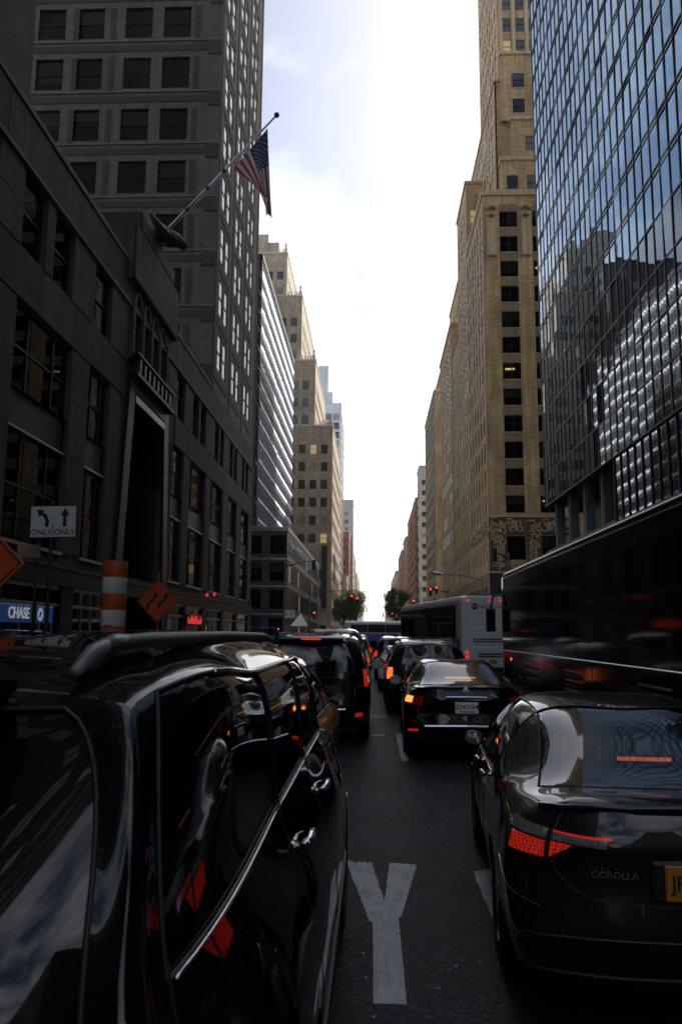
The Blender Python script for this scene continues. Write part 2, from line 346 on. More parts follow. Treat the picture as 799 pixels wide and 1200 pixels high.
e = empty('manhole_cover', (.02, 18.9, 0), 0, 'dark round iron manhole cover in the lane', 'manhole cover')
b = MB(); b.lathe([(.0, .006), (.30, .006), (.33, .004), (.33, .0005)], 28, 'plastic_black'); b.build('cover_plate', None, e)
b = MB()
for k in range(-3, 4): b.box(-.24 + abs(k) * .02, .24 - abs(k) * .02, k * .07 - .012, k * .07 + .012, .006, .010, 'plastic_black')
b.build('tread_bars', None, e)

rg_ = random.Random(3); b = MB()
for _ in range(150):
    x, y = rg_.uniform(-.15, 1.1), rg_.uniform(3.6, 17); r_ = rg_.uniform(.004, .013); a = rg_.uniform(0, 3); n6 = rg_.choice((4, 5, 6))
    pts = [(x + r_ * math.cos(a + 6.283 * k / n6) * rg_.uniform(.6, 1.3), y + r_ * math.sin(a + 6.283 * k / n6) * rg_.uniform(.6, 1.5)) for k in range(n6)]
    slab(b, pts, .0005, .004 + r_ * .3, 'paint_white' if rg_.random() < .6 else 'concrete')
tag(b.build('road_grit', None), 'pale grit and paint chips scattered on the asphalt', 'grit', kind='stuff')
# ---------------------------------------------------------------- facades
def fmat(o, ang): return Matrix.Translation(o) @ Matrix.Rotation(R(ang), 4, 'Z')
_wc = {}
def window_meshes(wd, ht, style):
    k = (round(wd, 2), round(ht, 2), style)
    if k in _wc: return _wc[k]
    t = .07 if style != 'far' else .06
    fr = MB(); y0, y1 = (.14, .24) if style not in ('far', 'flush') else (.035, .09); yp = .19 if style not in ('far', 'flush') else .06
    fr.box(0, wd, y0, y1, 0, t); fr.box(0, wd, y0, y1, ht - t, ht); fr.box(0, t, y0 + .002, y1 - .002, t, ht - t); fr.box(wd - t, wd, y0 + .002, y1 - .002, t, ht - t)
    if style in ('sash', 'far', 'flush'): fr.box(t, wd - t, y0 - .02, y1 - .01, ht * .5 - .04, ht * .5 + .04)
    if style == 'double':
        fr.box(wd / 2 - .06, wd / 2 + .06, y0 - .01, y1 - .01, t, ht - t); fr.box(t, wd / 2 - .06, y0 - .02, y1 - .015, ht * .5 - .035, ht * .5 + .035); fr.box(wd / 2 + .06, wd - t, y0 - .02, y1 - .015, ht * .5 - .035, ht * .5 + .035)
    if style == 'tall':
        for q in (.28, .72): fr.box(wd * q - .05, wd * q + .05, y0 - .01, y1 - .01, t, ht - t)
        fr.box(t, wd * .28 - .05, y0 - .005, y1 - .012, ht * .5 - .04, ht * .5 + .04); fr.box(wd * .28 + .05, wd * .72 - .05, y0 - .005, y1 - .012, ht * .5 - .04, ht * .5 + .04)
        fr.box(wd * .72 + .05, wd - t, y0 - .005, y1 - .012, ht * .5 - .04, ht * .5 + .04)
    pn = MB(); pn.quad((t, yp, t), (wd - t, yp, t), (wd - t, yp, ht - t), (t, yp, ht - t))
    sl_ = MB(); sl_.box(-.08, wd + .08, -.07, .12, -.12, -.003)
    bl = MB(); bl.box(t, wd - t, .30 if style != 'flush' else .10, .31 if style != 'flush' else .11, 0, ht)
    r = (fr.mesh('window', 'window_frame'), [pn.mesh('pane', q) for q in ('far_glass', 'far_blind', 'far_lit')] if style == 'far' else [pn.mesh('pane', 'win_glass')], sl_, bl)
    _wc[k] = r; return r
_sc = {}
def wall_with_holes(name, wd, z0, z1, rects, wm, rev, parent, M, niche=None):
    us = sorted({0., wd} | {r[0] for r in rects} | {r[1] for r in rects}); zs = sorted({z0, z1} | {r[2] for r in rects} | {r[3] for r in rects})
    b = MB(); rects = list(rects)
    byu = {}
    for i in range(len(us) - 1):
        um = (us[i] + us[i + 1]) / 2; rr = [r for r in rects if r[0] < um < r[1]]
        run = None
        for j in range(len(zs) - 1):
            zm = (zs[j] + zs[j + 1]) / 2
            hole = any(r[2] < zm < r[3] for r in rr)
            if not hole: run = (run[0] if run else zs[j], zs[j + 1])
            if (hole or j == len(zs) - 2) and run:
                b.quad((us[i], 0, run[0]), (us[i + 1], 0, run[0]), (us[i + 1], 0, run[1]), (us[i], 0, run[1]), wm); run = None
    for r in rects:
        u0, u1, a, c = r[:4]
        b.quad((u0, 0, a), (u0, 0, c), (u0, rev, c), (u0, rev, a), wm); b.quad((u1, 0, a), (u1, rev, a), (u1, rev, c), (u1, 0, c), wm)
        b.quad((u0, 0, a), (u0, rev, a), (u1, rev, a), (u1, 0, a), wm); b.quad((u0, 0, c), (u1, 0, c), (u1, rev, c), (u0, rev, c), wm)
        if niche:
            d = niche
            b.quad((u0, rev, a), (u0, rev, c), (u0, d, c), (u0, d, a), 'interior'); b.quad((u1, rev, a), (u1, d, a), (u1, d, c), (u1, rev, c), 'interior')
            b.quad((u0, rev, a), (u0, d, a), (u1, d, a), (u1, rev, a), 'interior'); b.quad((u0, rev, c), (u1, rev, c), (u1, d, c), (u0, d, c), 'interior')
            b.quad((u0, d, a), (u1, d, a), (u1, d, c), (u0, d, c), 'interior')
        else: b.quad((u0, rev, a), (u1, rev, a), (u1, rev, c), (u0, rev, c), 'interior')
    return b.build(name, None, parent, M=M)
def put_windows(parent, M, rects, style, sillm=None, blinds=0., lit=0.):
    for r in rects:
        u0, u1, a, c = r[:4]; fr, pn, sl_, bl = window_meshes(u1 - u0, c - a, style)
        wobj = inst('window', fr, parent, M @ T3(u0, 0, a))
        q = random.random(); inst('pane', pn[0] if len(pn) == 1 else pn[2 if q < .035 else 1 if q < .30 else 0], wobj)
        if sillm:
            k = (round(u1 - u0, 2), sillm)
            if k not in _sc: _sc[k] = sl_.mesh('sill', sillm)
            inst('sill', _sc[k], wobj)
        q = random.random()
        if blinds and q < blinds:
            k = (round(u1 - u0, 2), round(c - a, 2), 'blind', style)
            if k not in _sc: _sc[k] = bl.mesh('blind', 'blind' if style != 'flush' else 'glint_blind')
            o = inst('blind', _sc[k], wobj); f = random.choice((.3, .45, .5, .55, .7)); o.scale.z = f; o.location = (0, 0, (c - a) * (1 - f))
        elif lit and q < blinds + lit:
            b = MB(); ww = u1 - u0; b.box(ww * .2, ww * .7, .6, 1.1, (c - a) * .72, (c - a) * .76); b.build('ceiling_lamp', 'lamp_panel', wobj)
def grid(us, wd, zs, ht): return [(u, u + wd, z, z + ht) for z in zs for u in us]
def core(parent, x0, x1, y0, y1, h, m='interior', nm='core', z0=0):
    b = MB(); b.box(x0, x1, y0, y1, z0, h); return b.build(nm, m, parent)
def fr_(n, a, s): return [a + i * s for i in range(n)]

# ---- left: limestone office building (base with portal, two tower parts) -------------------------------
ob = empty('office_building', (XL, 41, 0), 0, 'dark limestone office building with tall black portal and brick towers, at left', 'building')
FL = fmat((0, -66, 0), 90)                 # u = Y + 25
U = lambda y: y + 25.0
tall = [(25.2, 30.2), (32.2, 34.8), (46.4, 49.2), (51.0, 55.9), (57.9, 62.7), (65.0, 69.2), (71.5, 76.0)] + [(25.2 - 6.6 * k, 30.2 - 6.6 * k) for k in range(1, 7)]
tall_hi = [(U(a), U(c), 10.0, 13.0) for a, c in tall]; tall_lo = [(U(a), U(c), 4.86, 8.7) for a, c in tall]
spand = [(U(a), U(c), 8.7, 10.0) for a, c in tall]
upper = [(U(a), U(c), 14.9, 17.65) for a, c in ((25.2, 27.1), (27.9, 29.8), (32.3, 34.5), (46.9, 49.0), (51.4, 53.0), (53.8, 55.4))]
upper += [(U(25.2 - 6.6 * k + q), U(25.2 - 6.6 * k + q + 1.9), 14.9, 17.65) for k in range(1, 7) for q in (.1, 2.8)]
tw_us = [c + q for c in (60.6, 66.9, 73.2) for q in (-1.75, .35)]
upper += [(U(y), U(y) + 1.45, 14.85, 17.65) for y in tw_us]
arch = [(U(y), U(y) + .95, 15.6, 18.2) for y in (37.9, 39.5, 41.1, 42.7)]
portal = [(U(37.9), U(44.3), 4.5, 14.2), (U(36.4), U(45.8), 0.14, 4.5)]
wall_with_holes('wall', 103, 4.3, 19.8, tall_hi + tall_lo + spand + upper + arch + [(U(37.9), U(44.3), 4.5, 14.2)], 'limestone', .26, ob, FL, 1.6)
put_windows(ob, FL, tall_hi + tall_lo, 'tall', None, 0, .1); put_windows(ob, FL, upper, 'sash', None, .0)
_pm = {}
def panel(parent, M, u0, u1, z0, z1, m='limestone_panel', nm='stone_panel', th=.05, g=.008):
    k = (round(u1 - u0, 2), round(z1 - z0, 2), m, th)
    if k not in _pm:
        b = MB(); b.chamf(g, u1 - u0 - g, -th, 0., g, z1 - z0 - g, .012); _pm[k] = b.mesh(nm, m)
    return inst(nm, _pm[k], parent, M @ T3(u0, 0, z0))
# stone panels on the piers, the belt and the attic
ys = sorted(c for a in tall for c in a); piers = []
edges = [(-25., 25.2 - 6.6 * 6)] + [(ys[i], ys[i + 1]) for i in range(1, len(ys) - 1, 2)] + [(76.0, 78.0)]
for a, c in edges:
    if c - a < .3: continue
    if a < 36 and c > 46:
        segs = [(a, 36.2), (46.0, c)]
    else: segs = [(a, c)]
    for p, q in segs:
        if q - p < .25 or q < -6: continue
        for z0, z1 in ((4.86, 6.75), (6.75, 8.7), (8.7, 10.9), (10.9, 13.0)): panel(ob, FL, U(p) + .03, U(q) - .03, z0, z1)
ups = sorted([(r[0], r[1]) for r in upper] + [(U(37.2), U(44.8))])
prev = U(-6)
for a, c in ups:
    if a - prev > .2 and a > U(-6): 
        for z0, z1 in ((14.85, 16.3), (16.3, 17.75)): panel(ob, FL, prev + .02, a - .02, z0, z1)
    prev = max(prev, c)
panel(ob, FL, prev + .02, U(78), 14.85, 16.3); panel(ob, FL, prev + .02, U(78), 16.3, 17.75)
y = -6.
while y < 78:
    y1 = min(y + 3.3, 78)
    if not (36.4 < (y + y1) / 2 < 46.0): panel(ob, FL, U(y), U(y1), 13.06, 14.8)
    if y1 < 57.2: panel(ob, FL, U(y), U(y1), 17.95, 19.75)
    y = y1
for a, c in tall:                                                       # spandrel plates with bright sills
    b = MB(); b.box(U(a) + .02, U(c) - .02, .10, .16, 8.72, 9.98, 'black_granite'); b.build('spandrel', None, ob, M=FL)
    b = MB(); b.box(U(a) + .01, U(c) - .01, .0, .12, 8.62, 8.70, 'aluminium'); b.build('sill_bar', None, ob, M=FL)
    b = MB(); b.box(U(a) - .05, U(c) + .05, -.09, .1, 4.74, 4.85, 'aluminium'); b.build('sill_bar', None, ob, M=FL)
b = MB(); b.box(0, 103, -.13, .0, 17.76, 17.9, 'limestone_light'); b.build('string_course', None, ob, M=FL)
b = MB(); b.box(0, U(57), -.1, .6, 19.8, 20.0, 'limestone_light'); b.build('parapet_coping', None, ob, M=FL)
# arched heads + dividing pilasters above the portal, balustrade, raised attic block
for y in (37.9, 39.5, 41.1, 42.7):
    b = MB(); u = U(y); n = 10
    prof = [(u + .475 + .475 * math.cos(math.pi * k / n), 18.2 + .55 * math.sin(math.pi * k / n)) for k in range(n + 1)]
    b.prism(prof, -.055, -.02, 'interior'); b.build('arch_head', None, ob, M=FL)
    b = MB(); out = [(u + .475 + .62 * math.cos(math.pi * k / n), 18.2 + .72 * math.sin(math.pi * k / n)) for k in range(n + 1)]
    b.prism(out + prof[::-1], -.13, .0, 'limestone_light'); b.build('arch_ring', None, ob, M=FL)
    b = MB(); b.box(u + .06, u + .89, .12, .16, 15.6, 18.2, 'far_glass'); b.build('pane', None, ob, M=FL)
for y in (37.3, 38.95, 40.55, 42.15, 43.8):
    b = MB(); b.chamf(U(y), U(y) + .42, -.2, 0, 15.2, 18.1, .04, 'limestone'); b.build('pilaster', None, ob, M=FL)
for k in range(8):
    b = MB(); b.chamf(U(37.9) + k * .82, U(37.9) + k * .82 + .36, -.42, -.05, 14.55, 15.35, .03, 'black_metal'); b.box(U(37.9) + k * .82 + .14, U(37.9) + k * .82 + .22, -.46, -.42, 14.7, 15.25, 'aluminium'); b.build('baluster', None, ob, M=FL)
b = MB(); b.box(U(37.4), U(44.8), -.5, 0, 14.32, 14.5, 'black_granite'); b.box(U(37.4), U(44.8), -.5, 0, 15.4, 15.5, 'black_metal'); b.build('balcony_ledge', None, ob, M=FL)
b = MB(); b.chamf(U(36.6), U(45.4), -.35, 3, 19.0, 22.0, .1, 'limestone'); b.chamf(U(37.6), U(44.4), -.3, 3, 22.0, 23.0, .1, 'limestone'); b.build('attic_block', None, ob, M=FL)
b = MB()                                                                 # eagle-like bracket carrying the flagpole
b.tube([(U(41.0), .4, 23.3), (U(41.0), -.4, 23.6), (U(41.0), -1.2, 23.2), (U(41.0), -1.7, 22.7)], [.55, .5, .34, .2], 10, 'bronze')
b.tube([(U(39.4), -.1, 23.9), (U(40.4), -.5, 23.4), (U(41.0), -1.3, 22.9)], [.12, .3, .16], 8, 'bronze'); b.tube([(U(42.6), -.1, 23.9), (U(41.6), -.5, 23.4), (U(41.0), -1.3, 22.9)], [.12, .3, .16], 8, 'bronze')
b.build('pole_bracket', None, ob, smooth=True, M=FL)
# portal: slanting black frame, thin aluminium edge, deep black opening
b = MB()
def pl(y, z, d=0): return (U(y), d, z)
o_, i_ = [(35.9, .14), (37.5, 14.5), (44.7, 14.5), (46.3, .14)], [(36.9, .14), (38.3, 13.7), (43.9, 13.7), (45.3, .14)]
for k in range(3):
    a, c, d, e2 = o_[k], o_[k + 1], i_[k + 1], i_[k]
    b.quad(pl(*a, -.16), pl(*e2, -.16), pl(*d, -.16), pl(*c, -.16), 'black_granite'); b.quad(pl(*e2, -.16), pl(*e2, 1.5), pl(*d, 1.5), pl(*d, -.16), 'black_granite')
    b.quad(pl(*a, .2), pl(*a, -.16), pl(*c, -.16), pl(*c, .2), 'black_granite')
b.build('portal_frame', None, ob, M=FL)
b = MB(); b.quad(pl(36.9, .14, 1.5), pl(45.3, .14, 1.5), pl(43.9, 13.7, 1.5), pl(38.3, 13.7, 1.5), 'black_granite'); b.build('portal_screen', None, ob, M=FL)
b = MB()
for k in range(11):
    zz = .8 + k * 1.15; t = (zz - .14) / 13.56; b.box(U(36.9 + 1.4 * t) + .1, U(45.3 - 1.4 * t) - .1, 1.40, 1.46, zz, zz + .05, 'black_metal')
b.build('portal_bars', None, ob, M=FL)
b = MB(); b.prism([(U(38.32), 13.55), (U(43.88), 13.55), (U(43.83), 13.2), (U(38.38), 13.2)], -.19, -.165, 'aluminium')
b.prism([(U(43.90), 13.5), (U(43.86), 13.5), (U(45.25), .2), (U(45.29), .2)], -.19, -.165, 'aluminium'); b.build('portal_edge', None, ob, M=FL)
# tower parts
FN = fmat((-18.0, 16.0, 0), 0)             # tower north face, plane Y=57, u from X=-30
rows = [22.1 + 4.45 * k for k in range(14)]
nus = [-26.9, -23.75, -19.85, -16.75]
nrect = [(x + 30, x + 30 + 2.2, z - .05, z + 2.65) for z in rows for x in nus]
wall_with_holes('tower_wall', 18.0, 17.5, 86, nrect, 'grey_brick', .24, ob, FN, 1.4)
put_windows(ob, FN, nrect, 'sash', None, .42, .09)
for z in rows:
    b = MB(); b.box(0, 18, -.05, 0, z - 1.25, z - .75, 'dark_brick'); b.build('brick_band', None, ob, M=FN)
    b = MB(); b.box(16.95, 18.02, -.09, 0, z - 1.6, z - .45, 'dark_brick'); b.build('corner_block', None, ob, M=FN)
    for u in (6.0, 8.95, 15.75):
        b = MB(); b.box(u, u + .42, -.045, 0, z - .35, z + 2.65, 'dark_brick'); b.build('brick_strip', None, ob, M=FN)
    b = MB(); b.box(0, 18, -.10, 0, z - .42, z - .30, 'limestone_light'); b.build('sill_course', None, ob, M=FN)
wrect = [(U(y), U(y) + 1.45, z - .2, z + 2.65) for z in rows for y in tw_us]
FW = FL
MW = FL @ T3(U(57), 0, 0)
wr2 = [(a - U(57), c - U(57), z0, z1) for a, c, z0, z1 in wrect]
wall_with_holes('tower_wall', 21.2, 19.81, 86, wr2, 'grey_brick', .24, ob, MW, 1.2); put_windows(ob, MW, wr2, 'flush', None, .75)
for z in rows:
    for q in (0.1, 6.5, 12.8):
        b = MB(); b.box(q + .9, q + 5.7, -.05, 0, z - 1.3, z - .7, 'dark_brick'); b.build('brick_band', None, ob, M=MW)
for q in (0.35, 6.9, 13.2, 20.5):
    b = MB(); b.box(q, q + .45, -.07, 0, 19.9, 86, 'grey_brick'); b.build('pier', None, ob, M=MW)
b = MB(); b.quad((0, 0, 0), (30, 0, 0), (30, 0, 86), (0, 0, 86), 'grey_brick'); b.build('tower_wall', None, ob, M=fmat((0, 37.2, 0), 180))
core(ob, -31, -1.65, 17.6, 37.1, 86, 'grey_brick', 'tower_core', 4)
MN = FL @ T3(0, 0, 0)
rn = [(U(y), U(y) + 1.6, z - .2, z + 2.6) for z in rows for y in fr_(12, -22, 3.9)]
rn = [r for r in rn if r[1] < U(24.5)]
wall_with_holes('tower_wall', U(25.1), 19.81, 86, rn, 'grey_brick', .24, ob, FL, None); put_windows(ob, FL, rn, 'far')
core(ob, -31, -1.65, -66, -15.9, 86, 'grey_brick', 'tower_core', 4)
b = MB(); b.quad((0, 0, 19.8), (20, 0, 19.8), (20, 0, 86), (0, 0, 86), 'grey_brick'); b.build('tower_wall', None, ob, M=fmat((0, -15.88, 0), 180))
core(ob, -30, -1.62, -66, 37.1, 19.7, 'interior', 'core', 4)
b = MB(); b.box(-31, 0, -66, 37.2, 86, 87, 'grey_brick'); 
# ground floor: black shopfronts
b = MB(); b.box(0, 103, -.25, .0, 3.55, 4.3, 'black_granite'); b.box(0, 103, -.31, -.25, 4.2, 4.3, 'black_metal'); b.build('fascia', None, ob, M=FL)
b = MB(); b.box(0, 103, 1.6, 1.7, 0, 4.3, 'interior'); b.box(0, 103, 0., 1.7, 4.28, 4.3, 'interior'); b.build('shop_back_wall', None, ob, M=FL)
shops = [(25.4 - 6.6 * k, 30.3 - 6.6 * k) for k in range(0, 7)] + [(31.6, 35.2), (47.0, 50.4), (51.2, 55.9), (57.4, 62.9), (64.1, 69.5), (70.7, 76.5)]
prev = -25.
for a, c in sorted(shops) + [(78.0, 78.0)]:
    if a - prev > .1 and not (35 < prev < 40):
        b = MB(); b.chamf(U(prev), U(a), -.12, 1.0, .14, 3.55, .03, 'black_granite'); b.build('shop_pier', None, ob, M=FL)
    if c > a:
        f = MB(); f.box(U(a), U(c), -.02, .08, .14, .55, 'black_granite'); f.box(U(a), U(c), -.06, .08, 2.78, 2.9, 'aluminium'); f.box(U(a), U(c), -.04, .08, 3.42, 3.549, 'aluminium')
        for q in (.333, .667): f.box(U(a + (c - a) * q) - .03, U(a + (c - a) * q) + .03, -.03, .06, .55, 2.78, 'aluminium')
        so_ = f.build('shopfront', None, ob, M=FL)
        g = MB(); g.quad((U(a), .03, .55), (U(c), .03, .55), (U(c), .03, 3.42), (U(a), .03, 3.42), 'shop_glass'); g.build('pane', None, so_)
        if a > 46:
            g = MB(); g.box(U(a) + .3, U(a) + .55, 1.35, 1.5, .9, 2.4, 'shop_light'); g.box(U(a) + 2, U(a) + 3.2, 1.4, 1.5, 1.2 , 1.9, 'lit_blind'); g.build('display_light', None, so_)
    prev = c
b = MB(); b.chamf(U(77.4), U(78.1), -.16, 1.0, .14, 4.9, .03, 'limestone'); b.build('corner_pier', None, ob, M=FL)

# ---- left: steel clad block beyond the cross street ---------------------------------------------------
sb = empty('steel_office_block', (-11.6, 108, 0), 0, 'office block with shining embossed steel facade above a dark low base', 'building')
FBn = fmat((-19.0, 0, 0), 0); FBw = fmat((0, 0, 0), 90)
nr = [(u, u + 1.55 if i % 3 else u + 2.2, z, z + 2.6) for z in (1.2, 5.0, 8.7, 12.4) for i, u in enumerate([1, 3.6, 6.2, 8.8, 11.4, 14.0, 16.6])]
wall_with_holes('wall', 19.0, 0, 15.9, nr, 'steel_dark', .15, sb, FBn, 1.2); put_windows(sb, FBn, nr, 'sash', None, .3, .18)
wr = [(u, u + 1.75, z, z + 2.6) for z in (1.2, 5.0, 8.7, 12.4) for u in fr_(28, .6, 2.2)]
wall_with_holes('wall', 62.5, 0, 15.9, wr, 'steel_dark', .15, sb, FBw, None); put_windows(sb, FBw, wr, 'far')
for z in (4.2, 7.95, 11.65, 15.6):
    b = MB(); b.box(0, 19.05, -.1, 0, z, z + .22, 'aluminium'); b.build('floor_band', None, sb, M=FBn); b = MB(); b.box(-.0, 62.5, -.1, 0, z, z + .22, 'aluminium'); b.build('floor_band', None, sb, M=FBw)
core(sb, -19, -1.3, 1.3, 62, 15.8)
b = MB(); b.box(-19, .12, -.12, 62.5, 15.9, 16.15, 'aluminium'); b.build('roof', None, sb)
core(sb, -30, -4.75, .6, 47, 55.4, 'steel_dark', 'tower_core', 16.15)
FS = fmat((-4.4, 0, 0), 90)
pm = MB()                                                               # embossed pyramid panel
pw, ph = 1.15, 1.2
pm.add([(0, 0, 0), (pw, 0, 0), (pw, 0, ph), (0, 0, ph), (pw * .3, -.14, ph * .3), (pw * .72, -.04, ph * .35), (pw * .7, -.14, ph * .72), (pw * .28, -.03, ph * .7), (pw * .5, -.18, ph * .5)],
       [(0, 1, 5, 4), (1, 2, 6, 5), (2, 3, 7, 6), (3, 0, 4, 7), (4, 5, 8), (5, 6, 8), (6, 7, 8), (7, 4, 8)])
pmesh = pm.mesh('steel_panel', 'steel_panel')
npan = 0; rest = MB()
for r_ in range(14):
    z = 16.5 + r_ * 2.77
    for c_ in range(38):
        u = .9 + c_ * 1.2
        if npan < 300 and c_ < 24: inst('steel_panel', pmesh, sb, FS @ T3(u, 0, z) @ Matrix.Rotation(R(random.gauss(0, 1.2)), 4, 'Z') @ Matrix.Rotation(R(random.gauss(0, 1.2)), 4, 'X')); npan += 1
        else: rest.add([(u + v[0], v[1], z + v[2]) for v in pm.v], pm.f)
    b = MB(); b.box(.7, 47, .08, .3, z + 1.22, z + 2.76, 'far_glass'); wi = b.build('window_strip', None, sb, M=FS)
    b = MB()
    for c_ in range(39): b.box(.9 + c_ * 1.2 - .07, .9 + c_ * 1.2 + .07, -.03, .1, z + 1.21, z + 2.76, 'steel_panel')
    b.build('mullion', None, wi)['kind'] = 'stuff'
o = rest.build('steel_panel', 'steel_panel', sb, M=FS); o['kind'] = 'stuff'
b = MB(); b.box(-30, -4.3, .5, 47.3, 55.4, 56, 'steel_dark'); b.build('roof', None, sb)

# ---- generic stepped masonry blocks ---------------------------------------------------------------------
def block(par, x0, x1, y0, y1, z0, z1, wm, trim, side, ww, wh, fl, pitch, nw=None, style='far', cornice=True, margin=1.3, front=True, sillm=None, zoff=1.2, nfront=None, fus=None):
    """One storeyed mass in building-local coordinates; windows on the street side and the near (north) face."""
    nfl = int((z1 - z0 - zoff) // fl); zs = fr_(nfl, z0 + zoff, fl)
    d, wdt = y1 - y0, x1 - x0
    k = int((d - 2 * margin + (pitch - ww)) // pitch); st = (d - (k * pitch - (pitch - ww))) / 2
    rs = grid(fr_(k, st, pitch), ww, zs, wh)
    Ms = fmat((x1, y0, 0), 90) if side < 0 else fmat((x0, y1, 0), -90)
    wall_with_holes('wall', d, z0, z1, rs, wm, .22, par, Ms); put_windows(par, Ms, rs, style, sillm)
    if front:
        k = int((wdt - 2 * margin + (pitch - ww)) // pitch) if nfront is None else nfront; st = (wdt - (k * pitch - (pitch - ww))) / 2
        rf = grid(fus or fr_(k, st, pitch), ww, zs, wh); Mf = fmat((x0, y0, 0), 0)
        wall_with_holes('wall', wdt, z0, z1, rf, wm, .22, par, Mf); put_windows(par, Mf, rf, style, sillm)
    core(par, x0 + (.25 if side > 0 else 0), x1 - (.25 if side < 0 else 0), y0 + (.25 if front else 0), y1, z1 - .05, wm, 'core', z0)
    b = MB(); e = .18 if cornice else .02
    b.box(x0 - (e if side > 0 else 0), x1 + (e if side < 0 else 0), y0 - e, y1 + .02, z1, z1 + .5, trim); b.build('parapet', None, par)
def finial(par, x, y, z, h, m):
    b = MB(); b.lathe([(.0, h), (.18, h * .92), (.34, h * .78), (.26, h * .6), (.16, h * .52), (.4, h * .45), (.5, h * .3), (.5, 0)], 10, m, T3(x, y, z)); b.build('finial', None, par)

# left beige stepped hotel
bt = empty('stepped_hotel', (-10.6, 205, 0), 0, 'tan stepped hotel tower with corner finials behind the steel block', 'building')
steps = [(-16, 0, 0, 55.5), (-16, -4.9, 55.5, 74.2), (-22, -9.0, 74.2, 93.4), (-26, -13.5, 93.4, 107)]
for i, (x0, x1, z0, z1) in enumerate(steps):
    block(bt, x0, x1, i * 2.0, 45, z0, z1, 'tan_brick', 'tan_trim', -1, 1.75, 2.5, 4.7, 2.9, sillm='tan_trim', margin=1.0)
    finial(bt, x1 - .5, i * 2.0 + .5, z1 + .5, 3.2, 'tan_trim')
    for k in range(6):
        b = MB(); b.box(x1 - 4.6 + k * .8, x1 - 4.3 + k * .8, i * 2 - .1, i * 2 + .2, z1 + .5, z1 + 1.5, 'tan_trim'); b.build('baluster', None, bt)
b = MB(); b.box(-2.6, -1.2, -.5, -.1, 8, 24, 'black_metal'); b.build('hanging_sign', None, bt)
b = MB(); b.box(-26, -16, 6.2, 8, 107, 110.5, 'tan_brick'); b.box(-26, -19, 6.2, 8, 110.5, 113, 'tan_brick'); b.build('crown', None, bt)

def tower(name, label, x0, x1, y0, y1, h, wm, trim, side, ww=1.6, wh=1.9, fl=3.5, pitch=2.9, **k):
    e = empty(name, ((x0 + x1) / 2, y0, 0), 0, label, 'building')
    block(e, x0 - (x0 + x1) / 2, x1 - (x0 + x1) / 2, 0, y1 - y0, 0, h, wm, trim, side, ww, wh, fl, pitch, **k); return e
t = tower('glass_tower', 'glass tower tinted pale for haze and sun, behind the tan stepped hotel', -27, -13.4, 330, 362, 98, 'hazed_glass', 'hazed_glass', -1, 2.6, 3.0, 3.9, 3.0, cornice=False, margin=.3)
b = MB(); b.box(-3.5, .8, 3, 20, 98.5, 116, 'hazed_glass'); b.box(-.2, 2.8, 2, 16, 98.5, 104, 'hazed_glass'); b.build('setback', None, t)
tower('brown_apartment_house', 'narrow brown brick house with sunlit cream edge, right of stepped hotel', -30, -11.9, 268, 300, 54, 'brown_brick', 'tan_trim', -1)
tower('pale_office_block', 'low pale office block beyond the stepped hotel at left', -30, -11.2, 252, 266, 37, 'pale_wall', 'pale_wall', -1)
tower('grey_slab_block', 'grey slab block with faint windows far down the left side', -22, -9.8, 385, 410, 65.5, 'grey_wall', 'grey_wall', -1, fl=3.8)
tower('small_brick_house', 'small red brick house in front of the grey slab', -22, -11.0, 366, 383, 48, 'red_brick', 'pale_wall', -1)
tower('cream_corner_house', 'low cream corner house far down the left side', -22, -11.2, 345, 360, 26, 'pale_wall', 'tan_trim', -1)
tower('brown_brick_block', 'brown brick block last but one on the far left', -26, -10.5, 430, 490, 44, 'brown_brick', 'tan_trim', -1)
tower('hazy_cream_block', 'hazy cream block last on the far left', -26, -10.5, 520, 640, 40, 'tan_brick', 'tan_trim', -1, fl=4, pitch=4)
tower('dark_stone_tower', 'dark stepped stone tower seen mirrored in the glass facade', -60, -31, 196, 222, 96, 'dark_brick', 'dark_brick', -1)

# ---- right: mirror glass hotel ---------------------------------------------------------------------------
gh = empty('glass_hotel', (XR, 67, 0), 0, 'tall mirror glass hotel tower with black mullions at right', 'building')
FG = fmat((0, 0, 0), -90)                   # u = 67 - Y
cw, rh, z0g = 1.26, 2.62, 12.45
ncol, nrow = 58, 36
pA = MB(); pA.box(.05, cw - .05, 0, .03, .05, rh - .38); pAm = pA.mesh('glass_pane', 'mirror_glass')
pAl = MB(); pAl.box(.05, cw - .05, 0, .03, .05, rh - .05); pAlm = pAl.mesh('glass_pane', 'mirror_glass2')
pS = MB(); pS.box(.05, cw - .05, 0, .03, rh - .32, rh - .05)
cand = []
for c_ in range(ncol):
    for r_ in range(nrow):
        Y = 67 - c_ * cw; z = z0g + r_ * rh
        if Y < 33.5: vis = 0
        else:
            q = 940 / Y; vis = (q * rh) * (14.4 * q / Y * cw) if (z - 1.88) * q < 790 else 0
        cand.append((vis, c_, r_))
big = {(c_, r_) for v, c_, r_ in sorted(cand, reverse=True)[:300]}
rst = MB(); rs2 = MB()
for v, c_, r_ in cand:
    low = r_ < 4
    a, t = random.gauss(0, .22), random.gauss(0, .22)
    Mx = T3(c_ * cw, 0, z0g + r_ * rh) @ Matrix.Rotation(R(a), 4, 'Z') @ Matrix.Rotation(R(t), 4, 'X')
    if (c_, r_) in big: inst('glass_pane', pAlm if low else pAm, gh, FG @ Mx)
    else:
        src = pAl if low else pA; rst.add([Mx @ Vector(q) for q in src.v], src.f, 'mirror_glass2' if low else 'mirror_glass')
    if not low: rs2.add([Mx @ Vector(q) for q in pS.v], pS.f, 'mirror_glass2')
o = rst.build('glass_pane', None, gh, M=FG); o['kind'] = 'stuff'
o = rs2.build('spandrel_pane', None, gh, M=FG); o['kind'] = 'stuff'
